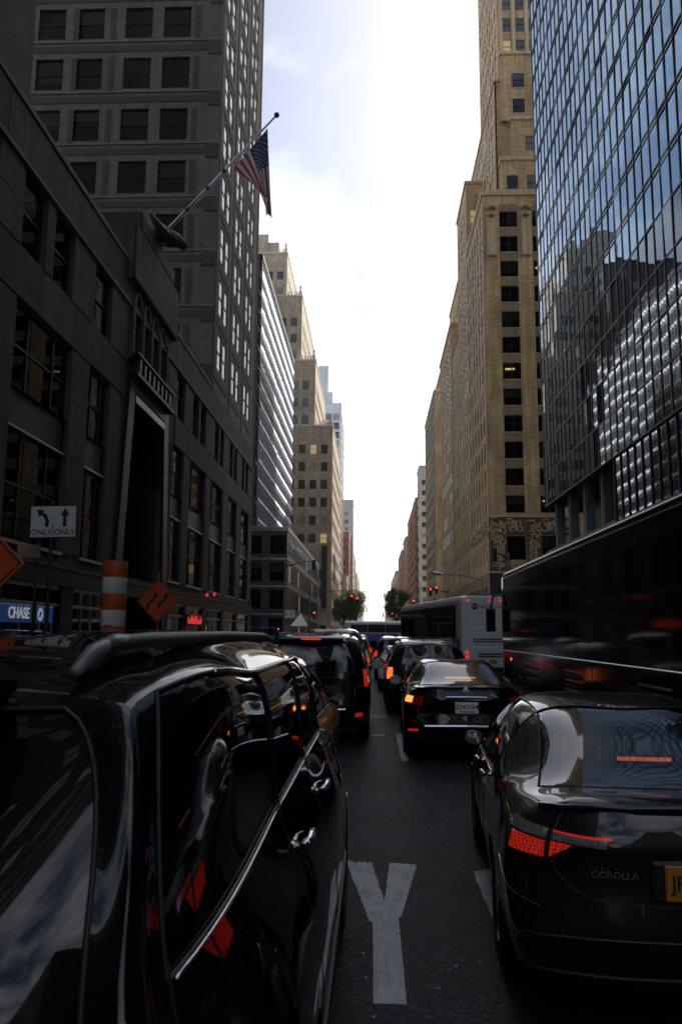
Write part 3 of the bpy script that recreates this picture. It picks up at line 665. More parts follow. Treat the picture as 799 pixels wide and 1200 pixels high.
zt = z0g + nrow * rh
for c_ in range(ncol + 1):
    b = MB(); b.box(c_ * cw - .04, c_ * cw + .04, -.05, .1, z0g, zt, 'mullion'); b.build('mullion', None, gh, M=FG)
for r_ in range(nrow + 1):
    z = z0g + r_ * rh; b = MB(); b.box(0, ncol * cw, -.04, .095, z - .045, z + .045, 'mullion')
    if r_ >= 4 and r_ < nrow: b.box(0, ncol * cw, -.04, .095, z + rh - .37, z + rh - .31, 'mullion')
    b.build('transom', None, gh, M=FG)
core(gh, .12, 30, -73, -.0, zt, 'mullion', 'core', z0g)
b = MB(); b.box(.0, 30, .0, .12, z0g, zt, 'mirror_glass2'); b.build('end_wall', None, gh)
# recessed lower storeys with columns and concrete ledge
core(gh, 3.0, 30, -73, -1.5, z0g, 'black_granite', 'lower_core', 0)
for k in range(16):
    b = MB(); b.chamf(1.2 + k * 4.4, 1.75 + k * 4.4, .5, 1.2, 0, z0g, .04, 'concrete'); b.build('column', None, gh, M=FG)
b = MB(); b.box(-.2, 19, .02, .55, 7.4, 8.7, 'concrete'); b.build('ledge', None, gh, M=FG)
b = MB(); b.box(19.05, 73, .1, 2.9, 5.2, z0g - .05, 'mirror_glass2'); b.build('podium_glass', None, gh, M=FG)
for k in range(43):
    b = MB(); b.box(19.05 + k * 1.26 - .04, 19.05 + k * 1.26 + .04, .02, .1, 5.2, z0g - .05, 'mullion'); b.build('mullion', None, gh, M=FG)
b = MB(); b.box(0, 73, 2.2, 3.0, 0.14, 7.4, 'black_granite'); b.build('shopfront_wall', None, gh, M=FG)

# ---- right: beige deco tower across the cross street -------------------------------------------------------
ch = empty('deco_tower', (XR, 100, 0), 0, 'tan brick deco tower with carved relief band across the cross street', 'building')
def relief(par, M, u0, u1, z0, z1, m, n, seed):
    rg = random.Random(seed); b = MB()
    for k in range(n):
        cx, cz = rg.uniform(u0 + .4, u1 - .4), rg.uniform(z0 + .4, z1 - .4); r = rg.uniform(.3, .62); a0 = rg.uniform(0, 6.28); sg = rg.choice((-1, 1))
        pts = []; n2 = 9
        for j in range(n2): th = a0 + sg * j * .55; rr = r * (1 - j / n2 * .7); pts.append((cx + rr * math.cos(th), -.07, cz + rr * math.sin(th)))
        b.tube(pts, [.13 * (1 - j / n2 * .5) for j in range(n2)], 6, m)
    o = b.build('relief', None, par, smooth=True, M=M); o['kind'] = 'stuff'
CF = fmat((0, 0, 0), 0); CS = fmat((0, 18, 0), -90)
cz = [16.9 + 3.47 * k for k in range(12)]
cr = [(u, u + 2.35, z, z + 2.2) for z in cz for u in (2.2, 6.5, 10.8)] + [(u, u + 2.35, 11.0, 14.0) for u in (2.2, 6.5, 10.8)]
wall_with_holes('wall', 16, 9.4, 59.6, cr, 'beige_brick', .25, ch, CF, 1.1); put_windows(ch, CF, cr, 'double', 'beige_trim', .3, .12)
for u in (2.2, 6.5, 10.8):
    for z in cz: panel(ch, CF, u - .02, u + 2.37, z + 2.24, z + 3.3, 'beige_dark', 'spandrel', .03)
for u in (.5, 5.0, 9.3):
    b = MB(); b.chamf(u, u + 1.2, -.28, 0, 51.0, 58.3, .1, 'beige_trim'); b.tube([(u - .1, -.3, 57.6), (u + .6, -.45, 57.9), (u + 1.3, -.3, 57.6)], .35, 8, 'terracotta'); b.tube([(u + .2, -.3, 56.6), (u + .6, -.42, 56.8), (u + 1.0, -.3, 56.6)], .3, 8, 'terracotta'); b.build('buttress', None, ch, M=CF)
for u0_, u1_, z0_, z1_ in ((0, 2.18, 9.56, 16.3), (4.57, 6.48, 9.56, 16.3), (8.87, 10.78, 9.56, 16.3), (2.22, 4.53, 14.05, 16.3), (6.52, 8.83, 14.05, 16.3)):
    b = MB(); b.box(u0_ + .01, u1_ - .01, -.012, 0, z0_, z1_, 'relief_ground'); b.build('relief_panel', None, ch, M=CF)
relief(ch, CF, 0, 2.15, 9.8, 16.2, 'terracotta', 46, 1); relief(ch, CF, 4.6, 6.4, 9.8, 16.2, 'terracotta', 36, 2); relief(ch, CF, 8.9, 10.7, 9.8, 16.2, 'terracotta', 30, 3)
relief(ch, CF, 2.2, 4.6, 14.3, 16.2, 'terracotta', 14, 4); relief(ch, CF, 2.2, 4.6, 9.6, 10.9, 'terracotta', 10, 5); relief(ch, CF, 6.5, 8.9, 14.3, 16.2, 'terracotta', 14, 6)
for z in (9.35, 16.35):
    b = MB(); b.box(-.12, 16, -.12, 0, z, z + .2, 'beige_trim'); b.build('belt_course', None, ch, M=CF)
wall_with_holes('wall', 18, 9.4, 59.6, [(u, u + 1.25, z, z + 2.3) for z in [10.9] + cz for u in fr_(6, .9, 2.9)], 'beige_brick', .3, ch, CS); put_windows(ch, CS, [(u, u + 1.25, z, z + 2.3) for z in [10.9] + cz for u in fr_(6, .9, 2.9)], 'far')
for u in fr_(7, -.1, 2.9):
    b = MB(); b.box(max(u + .1, 0), u + .75, -.06, 0, 16.6, 58.6, 'beige_trim'); b.build('pier', None, ch, M=CS)
relief(ch, CS, 0, 18, 14, 16.2, 'terracotta', 60, 8)
core(ch, .35 + .9, 16, 1.15, 18, 59.5, 'interior', 'core', 9.4)
b = MB(); b.box(-.15, 16, -.15, 18, 59.6, 60.4, 'beige_trim'); b.build('parapet', None, ch)
# base storeys of the deco tower: arcade
ar = [(u, u + 2.0, .3, 7.6) for u in (1.0, 4.2, 7.4, 10.6)]
wall_with_holes('base_wall', 16, 0, 9.35, ar, 'bronze', .4, ch, CF); wall_with_holes('base_wall', 60, 0, 9.35, [(u, u + 2.4, .3, 7.8) for u in fr_(17, 1, 3.4)], 'beige_dark', .4, ch, fmat((0, 60, 0), -90))
core(ch, .45, 16, .45, 60, 9.3, 'interior', 'base_core')
# set back masses
block(ch, 2.6, 16, 4, 31, 60.4, 79.2, 'beige_brick', 'beige_trim', 1, 1.3, 2.2, 3.47, 2.6, sillm=None, front=False)
block(ch, 3.0, 16, 2.2, 4, 60.4, 66.0, 'beige_brick', 'beige_trim', 1, 1.5, 2.2, 3.3, 4.3, fus=[.7, 3.4])
block(ch, 4.6, 16, 2.6, 4, 66.5, 72.3, 'beige_brick', 'beige_trim', 1, 1.7, 2.2, 3.3, 4.3, fus=[1.9, 4.6])
block(ch, 3.4, 16, 3.5, 4, 72.8, 83.0, 'beige_brick', 'beige_trim', 1, 1.7, 2.2, 3.9, 4.3, fus=[1.6, 5.0], sillm='beige_trim')
block(ch, 3.4, 16, 5.0, 24, 79.7, 125, 'beige_brick', 'beige_trim', 1, 1.2, 2.2, 3.47, 2.4, fus=[.7, 2.6, 4.5, 6.4, 8.3])
for u in (.25, 2.05, 3.95, 5.85):
    b = MB(); b.box(3.4 + u, 3.85 + u, 4.75, 5.0, 83.6, 125, 'beige_trim'); b.build('pier', None, ch)
block(ch, 0, 16, 18.02, 31, 9.4, 60.3, 'beige_brick', 'beige_trim', 1, 1.3, 2.2, 3.47, 2.7, front=False, cornice=False)
block(ch, 0.05, 2.6, 18.05, 31, 60.81, 72, 'beige_brick', 'beige_trim', 1, 1.3, 2.2, 3.47, 2.7, fus=[.6])
block(ch, 0, 16, 31.02, 42, 9.4, 52, 'beige_brick', 'beige_trim', 1, 1.3, 2.2, 3.47, 2.7, front=False)
# next beige buildings down the right side
d2 = tower('beige_stepped_block', 'beige stepped block with sash windows right behind the deco tower', 14.4, 34, 143.5, 168, 58.7, 'beige_brick', 'beige_trim', 1, 1.7, 2.2, 3.5, 3.0, margin=1.0)
block(d2, -7.6, 9, 3, 24, 59.2, 70, 'beige_brick', 'beige_trim', 1, 1.4, 2.1, 3.5, 2.8); block(d2, -5.6, 9, 5, 22, 70.5, 82, 'beige_brick', 'beige_trim', 1, 1.4, 2.1, 3.5, 2.8)
d3 = tower('tan_side_block', 'tan block with setback top, third down the right side', 14.4, 34, 184, 219, 58.5, 'tan_brick', 'tan_trim', 1, 1.6, 2.0, 3.5, 3.2)
block(d3, -7.5, 9, 2, 33, 59, 66, 'tan_brick', 'tan_trim', 1, 1.4, 2.1, 3.5, 2.8)
tower('white_striped_block', 'white ribbon-window block between tan and red brick buildings', 14.3, 34, 245, 258, 53, 'pale_wall', 'pale_wall', 1, 2.9, 1.5, 3.3, 3.1, margin=.3)
tower('dark_brick_block', 'dark brown brick block before the red brick block at right', 13.9, 34, 260, 276, 45.5, 'brown_brick', 'brown_brick', 1)
tower('red_brick_block', 'red brick apartment block far down the right side', 14.2, 34, 282, 330, 46, 'red_brick', 'tan_trim', 1)
tower('tan_brick_house', 'tan brick house after the red brick block at right', 14.0, 34, 346, 376, 43, 'tan_brick', 'tan_trim', 1)
tower('rust_brick_block', 'rust coloured brick block in the far right haze', 14.0, 34, 392, 450, 42, 'brown_brick', 'tan_trim', 1, fl=4, pitch=4)
tower('far_tan_block', 'tan block last on the far right side', 14.0, 34, 500, 640, 40, 'tan_brick', 'tan_trim', 1, fl=4.5, pitch=5)
tower('remote_right_block', 'remote pale block where the avenue ends at right', 13.0, 34, 700, 900, 38, 'tan_brick', 'tan_trim', 1, 3.0, 3.0, 7.5, 9.0)
tower('remote_left_block', 'remote pale block where the avenue ends at left', -26, -10.0, 700, 900, 36, 'pale_wall', 'tan_trim', -1, 3.0, 3.0, 7.5, 9.0)
# the avenue behind the photographer
def rear(name, label, x0, x1, y0, y1, h, wm, side):
    e = empty(name, ((x0 + x1) / 2, y0, 0), 0, label, 'building'); h2 = (x1 - x0) / 2
    block(e, -h2, h2, 0, y1 - y0, 0, h, wm, wm, side, 5.0, 4.0, 7.5, 8.0, front=False)
    # south face looks up the avenue
def infill(name, label, x0, x1, y0, y1, h, wm, side):  # unseen blocks added to shut out sun and darken the street
    tower(name, label, x0, x1, y0, y1, h, wm, wm, side, 6.0, 5.0, 9.0, 10.0, margin=2.0)
infill('sun_blocking_office', 'unseen tan office block added behind the deco tower to block the sun', 31, 95, 100.2, 150, 92, 'tan_brick', 1)  # added to fill the gap that let sun onto the left wall
infill('added_inner_block', 'unseen grey block added behind the mirror glass hotel to darken the street', 46, 100, -20, 66, 100, 'grey_wall', 1)
infill('added_corner_block', 'unseen grey block added left along the cross street to darken the avenue', -110, -42, 108, 190, 70, 'grey_wall', -1)
rear('stone_block', 'grey stone block standing behind the viewpoint on the left', -40, -12, -115, -46, 40, 'limestone', -1)
rear('added_stone_block', 'unseen long pale block added far behind on the left to narrow the sky gap', -40, -12, -380, -120, 50, 'pale_wall', -1)  # added to narrow the bright sky gap mirrored in the near cars
rear('added_brick_block', 'unseen long brown block added far behind on the right to narrow the sky gap', 14.4, 44, -380, -120, 46, 'brown_brick', 1)  # added opposite, to narrow the same mirrored sky gap
tower('added_end_block', 'unseen block added far behind the viewpoint to shut out reflected sky', -45, 45, -398, -384, 40, 'pale_wall', 'pale_wall', 1, 5.0, 4.0, 7.5, 9.0, front=False)  # added to hide bright sky at the avenue end from car reflections
rear('brick_block', 'tan brick block standing behind the viewpoint on the right', 14.4, 44, -115, -28, 38, 'tan_brick', 1)

# ---------------------------------------------------------------- vehicles: spline-lofted car bodies
def hermite(P, ten=.9):
    """Non-uniform Hermite spline through P; returns f(i, t) for segment i."""
    n = len(P); P = [Vector(p) for p in P]
    h = [max((P[i + 1] - P[i]).length, 1e-5) for i in range(n - 1)]
    m = []
    for i in range(n):
        if i == 0: m.append((P[1] - P[0]) / h[0])
        elif i == n - 1: m.append((P[-1] - P[-2]) / h[-1])
        else:
            d0, d1 = (P[i] - P[i - 1]) / h[i - 1], (P[i + 1] - P[i]) / h[i]
            m.append((d0 * h[i] + d1 * h[i - 1]) / (h[i] + h[i - 1]) * ten)
    def f(i, t):
        a, b = P[i], P[i + 1]; t2, t3 = t * t, t * t * t
        return a * (2 * t3 - 3 * t2 + 1) + m[i] * h[i] * (t3 - 2 * t2 + t) + b * (-2 * t3 + 3 * t2) + m[i + 1] * h[i] * (t3 - t2)
    return f
class Loft:
    def __init__(s, net, tu=.9, tv=.85):
        s.net = net; s.nu = len(net); s.nv = len(net[0])
        s.rows = []
        for j in range(s.nv): s.rows.append(hermite([st[j] for st in net], tu))
        s.tv = tv; s.cache = {}
    def section(s, u):
        k = round(u, 4)
        if k in s.cache: return s.cache[k]
        i = min(int(u), s.nu - 2); pts = [s.rows[j](i, u - i) for j in range(s.nv)]
        mir = pts[-2].copy(); mir.x = -mir.x
        ext = pts + ([mir] if mir.x < -1e-3 else [])
        f = hermite(ext, s.tv); s.cache[k] = f; return f
    def p(s, u, v, side=1, off=0.):
        j = min(int(v), s.nv - 2); q = s.section(u)(j, v - j).copy()
        if off:
            e = .02
            a = s.section(min(u + e, s.nu - 1.0001)); b_ = s.section(max(u - e, 0)); du = a(j, v - j) - b_(j, v - j)
            v1, v0 = min(v + e, s.nv - 1.0001), max(v - e, 0); dv = s.section(u)(min(int(v1), s.nv - 2), v1 - min(int(v1), s.nv - 2)) - s.section(u)(int(v0), v0 - int(v0))
            n = dv.cross(du)
            if n.length > 1e-9:
                n.normalize()
                c = Vector((0, 2.3, .7)); 
                if n.dot(q - c) < 0: n = -n
                q += n * off
        q.x *= side; return q
    def patch(s, b, u0, u1, v0, v1, nu, nv, side=1, off=0., m=None, thick=0.):
        vs = []; fs = []
        for i in range(nu + 1):
            for j in range(nv + 1): vs.append(s.p(u0 + (u1 - u0) * i / nu, v0 + (v1 - v0) * j / nv, side, off))
        W = nv + 1
        for i in range(nu):
            for j in range(nv):
                q = (i * W + j, (i + 1) * W + j, (i + 1) * W + j + 1, i * W + j + 1); fs.append(q if side > 0 else q[::-1])
        if thick:
            ring = [i * W for i in range(nu + 1)] + [nu * W + j for j in range(1, nv + 1)] + [i * W + nv for i in range(nu - 1, -1, -1)] + [j for j in range(nv - 1, 0, -1)]
            base = len(vs)
            def uv(k): i, j = divmod(k, W); return s.p(u0 + (u1 - u0) * i / nu, v0 + (v1 - v0) * j / nv, side, off - thick)
            vs += [uv(k) for k in ring]; n = len(ring)
            for k in range(n): fs.append((ring[k], ring[(k + 1) % n], base + (k + 1) % n, base + k))
        b.add(vs, fs, m)
    def line(s, uvs, side=1, off=0.): return [s.p(u, v, side, off) for u, v in uvs]

def wheel_meshes(r, wd, rimr, spokes=10):
    T = Matrix.Rotation(R(90), 4, 'Y')
    ty = MB(); prof = [(rimr, -wd / 2 + .02), (r - .035, -wd / 2), (r - .008, -wd / 2 + .03), (r, -wd / 4), (r, wd / 4), (r - .008, wd / 2 - .03), (r - .035, wd / 2), (rimr, wd / 2 - .02)]
    ty.lathe(prof, 36, 'rubber', T)
    rm = MB(); rm.lathe([(rimr, -wd / 2 + .02), (rimr - .02, -wd / 2 + .01), (rimr - .03, 0), (rimr - .03, wd / 2 - .03), (rimr - .01, wd / 2 - .008), (rimr, wd / 2 - .02)], 32, 'rim', T)
    for k in range(spokes):
        a = 2 * math.pi * k / spokes; Tk = T @ Matrix.Rotation(a, 4, 'Z'); rm.box(.03, rimr - .02, -.022, .022, wd / 2 - .05, wd / 2 - .02, 'rim', Tk)
    rm.lathe([(0, wd / 2 - .005), (.07, wd / 2 - .01), (.07, wd / 2 - .05)], 16, 'rim', T)
    rm.lathe([(0, wd / 2 - .07), (rimr - .03, wd / 2 - .07)], 20, 'plastic_black', T)
    return ty.mesh('tyre', None, True), rm.mesh('rim', None, False)
_wh = {}
def add_wheel(root, x, y, r, wd=.22, rimr=None):
    rimr = rimr or r * .68; k = (r, wd, rimr)
    if k not in _wh: _wh[k] = wheel_meshes(r, wd, rimr)
    e = empty('wheel', (x, y, r), 0 if x > 0 else math.pi); e.parent = root
    inst('tyre', _wh[k][0], e); inst('rim', _wh[k][1], e); return e

def car(name, label, cat, loc, yaw, net, glass, paint, axles, wr, group=None, gmat='tinted_glass', trim='plastic_black', nu=6, nv=6, doors=(), handles=(), low=('plastic_black', 1.55), sub=True, extra=None):
    """glass: {(part name): [(u0,u1,v0,v1),...]} cell ranges in whole control cells."""
    root = empty(name, loc, yaw, label, cat, group); L = Loft(net)
    U_, V_ = L.nu - 1, L.nv - 1
    gl = {}
    for nm, cells in glass.items():
        for (a, c, d, e) in cells:
            for i in range(a, c):
                for j in range(d, e): gl[(i, j)] = nm
    # body
    for part in ('body', 'lower_trim'):
        b = MB()
        for side in (1, -1):
            nU, nV = U_ * nu, V_ * nv; vs = []; idx = {}
            P = {}
            for i in range(nU + 1):
                for j in range(nV + 1):
                    q = L.p(min(i / nu, U_ - 1e-6) if i == nU else i / nu, min(j / nv, V_ - 1e-6), side); P[i, j] = q
            dead = set()
            for k, q in P.items():
                if q.z > wr * 2.6: continue
                for ay in axles:
                    dx = Vector((q.y - ay, q.z - wr)); ra = wr * 1.15
                    if dx.length < ra:
                        if dx.length < ra * .72 or q.z < wr * .6 or abs(q.x) < .55: dead.add(k)
                        else: dx = dx.normalized() * ra; q.y = ay + dx.x; q.z = wr + dx.y
            fs = []
            for i in range(nU):
                for j in range(nV):
                    if (i // nu, j // nv) in gl: continue
                    lowf = j / nv < low[1]
                    if lowf != (part == 'lower_trim'): continue
                    ks = [(i, j), (i + 1, j), (i + 1, j + 1), (i, j + 1)]
                    if any(k in dead for k in ks): continue
                    ids = []
                    for k in ks:
                        if k not in idx: idx[k] = len(vs); vs.append(P[k])
                        ids.append(idx[k])
                    fs.append(ids if side > 0 else ids[::-1])
            b.add(vs, fs, paint if part == 'body' else low[0])
        b.build(part, None, root, smooth=True)
    # glass panels, each with a rubber surround
    for nm, cells in glass.items():
        for (a, c, d, e) in cells:
            centre = (e == V_ or (a == 0 and nm == 'rear_window'))
            for sides in ([(1, -1)] if centre else [(1,), (-1,)]):
                g = MB(); tr = MB()
                for side in sides:
                    L.patch(g, a, min(c, U_ - 1e-4), d, min(e, V_ - 1e-4), (36 if nu > 5 else 10) * (c - a), (36 if nu > 5 else 10) * (e - d), side, -.006, gmat)
                    n = 10; ring = []
                    if not (a == 0 and centre): ring.append([(a, d + (e - d) * k / n) for k in range(n + 1)])
                    ring.append([(a + (c - a) * k / n, e if e < V_ else V_ - 1e-4) for k in range(n + 1)] if e < V_ else [])
                    ring.append([(min(c, U_ - 1e-4), d + (e - d) * k / n) for k in range(n + 1)])
                    ring.append([(a + (c - a) * k / n, d) for k in range(n + 1)])
                    for rg in ring:
                        if rg: tr.tube(L.line([(min(u, U_ - 1e-4), min(v, V_ - 1e-4)) for u, v in rg], side, .0), .0052, 5, 'plastic_black', cap=False)
                o = g.build(nm, None, root, smooth=True); tr.build('rubber_seal', None, o, smooth=True)
    for (u, v0, v1) in doors:
        for side in (1, -1):
            b = MB(); b.tube(L.line([(u + .0, v0 + (v1 - v0) * k / 12) for k in range(13)], side, -.001), .0045, 4, 'plastic_black'); b.build('door_seam', None, root)
    for (u, v) in handles:
        for side in (1, -1):
            q0, q1 = L.p(u - .06, v, side, .03), L.p(u + .06, v, side, .03); c0, c1 = L.p(u - .08, v, side, .0), L.p(u + .08, v, side, .0)
            b = MB(); b.tube([c0, q0, (q0 + q1) / 2, q1, c1], [.012, .016, .017, .016, .012], 8, 'chrome' if trim == 'chrome' else paint); b.build('door_handle', None, root, smooth=True)
    W = max(p[3][0] for p in net)
    for ay in axles:
        for sx in (1, -1):
            add_wheel(root, sx * (W - .13), ay, wr, .23)
            b = MB(); n = 20     # dark wheel-house liner
            prof = [(ay + wr * 1.16 * math.cos(math.pi * k / n), wr + wr * 1.16 * math.sin(math.pi * k / n)) for k in range(n + 1)]
            x0, x1 = sx * (W - .03), sx * (W - .42)
            vs = [(x0, y_, z_) for y_, z_ in prof] + [(x1, y_, z_) for y_, z_ in prof]
            b.add(vs, [(k, k + 1, k + n + 2, k + n + 1) for k in range(n)] + [tuple(range(n + 1, 2 * n + 2))], 'plastic_black'); b.build('wheel_liner', None, root)
    b = MB(); ymax = max(p[3][1] for p in net); b.box(-W * .8, W * .8, .35, ymax - .35, .2, .34, 'plastic_black'); b.build('underbody', None, root)
    root['_'] = 0; del root['_']
    if extra: extra(root, L)
    return root
def lamp(root, L, nm, rng, m, off=.012, n=(8, 6), sides=(1, -1), thick=.03):
    os_ = []
    for s in sides:
        b = MB(); L.patch(b, *rng, n[0], n[1], s, off, m, thick); os_.append(b.build(nm, None, root, smooth=False))
    return os_
def plate(root, y, z, txt, pm, ink, w_=.305, h_=.155, x=0., tilt=0, size=.105, small=None, sx=.85):
    Mx = T3(x, y, z) @ Matrix.Rotation(R(tilt), 4, 'X')
    b = MB(); b.chamf(-w_ / 2, w_ / 2, -.008, .004, -h_ / 2, h_ / 2, .006, pm); p = b.build('licence_plate', None, root, M=Mx)
    if txt: inst('plate_lettering', text_mesh(txt, size, ink, .001, 'LEFT' if len(txt) < 4 else 'CENTER'), p, T3(-w_ / 2 + .028 if len(txt) < 4 else 0, -.0095, .008 if small else 0) @ STAND @ Matrix.Diagonal((sx, 1, 1, 1)))
    if small:
        b = MB(); b.box(-w_ * .33, w_ * .33, -.0095, -.008, -h_ / 2 + .018, -h_ / 2 + .032, ink); b.build('print_line', None, p)
    return p
def mirrors(root, x, y, z, m, s=1.):
    for sx in (1, -1):
        cx = sx * (x + .15 * s); T = T3(cx, y, z + .03) @ Matrix.Rotation(R(-90), 4, 'X') @ Matrix.Diagonal((.125 * s, .085 * s, .10 * s, 1))
        b = MB(); b.lathe([(0, 1), (.42, .93), (.74, .72), (.92, .42), (1., .08), (.98, -.12), (.9, -.16), (.86, -.12)], 20, m, T)
        b.tube([(sx * (x - .10), y + .02, z - .05), (sx * (x - .01), y + .02, z - .03), (sx * (x + .06 * s), y + .02, z)], [.03, .028, .03], 8, m)
        mo = b.build('side_mirror', None, root, smooth=True)
        b = MB(); b.lathe([(0, -.13), (.86, -.13)], 20, 'chrome', T); b.build('mirror_glass', None, mo)
def seats(root, rows, w_, zb, zt):
    for y in rows:
        for x in (-w_, w_):
            b = MB(); b.chamf(x - .25, x + .25, y - .14, y + .04, zb, zt - .2, .05, 'seat'); b.tube([(x - .12, y - .06, zt - .08), (x, y - .09, zt - .06), (x + .12, y - .06, zt - .08)], [.07, .10, .07], 8, 'seat'); b.build('seat', None, root)

def sedan_net(L=4.64, w=.888, H=1.455, zb=.0, deck=0., tail=0.):
    s = L / 4.64
    N = [
     [(0, .35, .22), (0, .10, .25), (0, .0, .48), (0, .02, .74), (0, .01, .94 + deck), (0, .10, 1.085 + deck), (0, .13, 1.10 + deck)],
     [(.42, .36, .22), (.48, .11, .25), (.52, .015, .48), (.54, .045, .74), (.53, .03, .94 + deck), (.50, .115, 1.08 + deck), (0, .17, 1.105 + deck)],
     [(.6, .42, .22), (.74, .20, .25), (.82, .12, .47), (.83, .16, .73), (.78, .22, .965 + deck), (.68, .22, 1.055 + deck), (0, .28, 1.115 + deck)],
     [(.64, .62, .21), (.79, .58, .21), (.872, .56, .46), (.886, .58, .74), (.835, .60, .975 + deck), (.70, .42, 1.075 + deck), (0, .34, 1.115 + deck)],
     [(.66, 1.0, .20), (.80, 1.0, .20), (.88, 1.0, .46), (.892, 1.0, .74), (.84, 1.08, .985 + deck), (.665, .60, 1.095 + deck), (0, .47, 1.12 + deck)],
     [(.66, 1.55, .20), (.80, 1.55, .20), (.88, 1.55, .46), (.892, 1.55, .74), (.835, 1.62, .975), (.545, 1.58, 1.385), (0, 1.46, 1.43)],
     [(.66, 2.35, .20), (.80, 2.35, .20), (.88, 2.35, .46), (.89, 2.35, .74), (.83, 2.42, .955), (.565, 2.35, 1.415), (0, 2.3, 1.455)],
     [(.66, 3.1, .20), (.80, 3.1, .20), (.875, 3.1, .46), (.885, 3.1, .73), (.82, 3.3, .935), (.54, 2.85, 1.375), (0, 2.85, 1.435)],
     [(.66, 3.6, .20), (.79, 3.6, .20), (.87, 3.6, .46), (.875, 3.6, .72), (.79, 3.72, .915), (.64, 3.6, .97), (0, 3.78, 1.0)],
     [(.64, 4.05, .20), (.78, 4.05, .20), (.86, 4.05, .46), (.86, 4.05, .68), (.76, 4.1, .83), (.58, 4.1, .90), (0, 4.15, .935)],
     [(.55, 4.35, .20), (.72, 4.38, .20), (.80, 4.36, .45), (.80, 4.34, .62), (.70, 4.36, .72), (.5, 4.42, .785), (0, 4.48, .81)],
     [(.40, 4.5, .20), (.44, 4.57, .20), (.46, 4.60, .44), (.46, 4.59, .58), (.44, 4.57, .66), (.36, 4.55, .73), (0, 4.56, .75)],
     [(0, 4.5, .20), (0, 4.61, .20), (0, 4.64, .44), (0, 4.63, .58), (0, 4.61, .66), (0, 4.59, .72), (0, 4.58, .73)]]
    k = w / .888; hh = H / 1.455
    return [[(x * k, y * s, z * (hh if j > 3 else 1)) for j, (x, y, z) in enumerate(st)] for st in N]
SED_GLASS = {'rear_window': [(4, 5, 5, 6)], 'side_window': [(5, 6, 4, 5), (6, 7, 4, 5)], 'windshield': [(7, 8, 5, 6)]}
def suv_net(L=5.18, w=1.02, H=1.89, belt=1.2, rake=.0, wide=.76):
    s = L / 5.18; t = H - .05
    N = [
     [(0, .4, .3), (0, .12, .34), (0, .02, .56), (0, .045, .86), (0, .07, belt), (0, .27 + rake, t - .06), (0, .30 + rake, t - .02)],
     [(.6, .4, .3), (.66, .13, .34), (.74, .03, .56), (.78, .055, .86), (.80, .09, belt), (.62, .28 + rake, t - .07), (0, .36 + rake, t)],
     [(.72, .5, .3), (.84, .22, .34), (.94, .14, .56), (.97, .15, .86), (.93, .17, belt), (wide - .03, .36 + rake, t - .085), (0, .55 + rake, t + .01)],
     [(.74, .7, .28), (.90, .62, .32), (1.00, .52, .56), (1.015, .48, .86), (.955, .46, belt), (wide, .60 + rake, t - .07), (0, .85 + rake, t + .025)],
     [(.74, 1.6, .28), (.92, 1.6, .31), (1.005, 1.6, .56), (1.02, 1.6, .86), (.955, 1.6, belt), (wide + .015, 1.6, t - .055), (0, 1.6, H)],
     [(.74, 2.6, .28), (.92, 2.6, .31), (1.005, 2.6, .56), (1.02, 2.6, .86), (.955, 2.6, belt), (wide + .015, 2.6, t - .055), (0, 2.6, H)],
     [(.74, 3.5, .28), (.92, 3.5, .31), (1.005, 3.5, .56), (1.015, 3.5, .86), (.945, 3.75, belt - .02), (wide - .01, 3.3, t - .085), (0, 3.3, t + .02)],
     [(.74, 4.1, .28), (.92, 4.05, .31), (1.0, 4.05, .56), (1.005, 4.05, .86), (.92, 4.1, belt - .06), (.80, 4.05, belt + .0), (0, 4.2, belt + .04)],
     [(.72, 4.6, .28), (.90, 4.6, .31), (.985, 4.6, .56), (.985, 4.6, .84), (.89, 4.62, belt - .1), (.72, 4.62, belt - .05), (0, 4.65, belt - .02)],
     [(.66, 4.9, .30), (.82, 4.92, .33), (.92, 4.92, .56), (.92, 4.92, .82), (.84, 4.92, belt - .18), (.66, 4.95, belt - .12), (0, 5.0, belt - .10)],
     [(.45, 5.02, .30), (.55, 5.08, .33), (.58, 5.13, .56), (.58, 5.12, .80), (.55, 5.10, belt - .24), (.48, 5.08, belt - .18), (0, 5.08, belt - .16)],
     [(0, 5.02, .30), (0, 5.10, .33), (0, 5.18, .56), (0, 5.17, .80), (0, 5.15, belt - .24), (0, 5.12, belt - .19), (0, 5.11, belt - .18)]]
    k = w / 1.02
    return shouldered([[(x * k, y * s, z) for x, y, z in st] for st in N])
SUV_GLASS = {'rear_window': [(0, 1, 4, 5)], 'side_window': [(3, 4, 4, 5), (4, 5, 4, 5), (5, 6, 4, 5)], 'windshield': [(6, 7, 5, 7)]}
def shouldered(net):      # an extra line just inside the roof edge keeps the roof flat and its shoulder tight
    out = []
    for i, st in enumerate(net):
        a, c = st[5], st[6]; f = .72 if 1 < i < 7 else .4
        out.append(list(st[:6]) + [(a[0] * .86, a[1] + (c[1] - a[1]) * .3, a[2] + (c[2] - a[2]) * f), c])
    return out
def rails(root, x, y0, y1, z, m='plastic_black', h=.07, foot='plastic_black'):
    for sx in (1, -1):
        b = MB(); b.tube([(sx * x, y0, z - .02), (sx * x, y0 + .22, z + h), (sx * x, (y0 + y1) / 2, z + h + .015), (sx * x, y1 - .25, z + h), (sx * x, y1, z - .02)], [.02, .024, .024, .024, .02], 8, m); b.build('roof_rail', None, root, smooth=True)

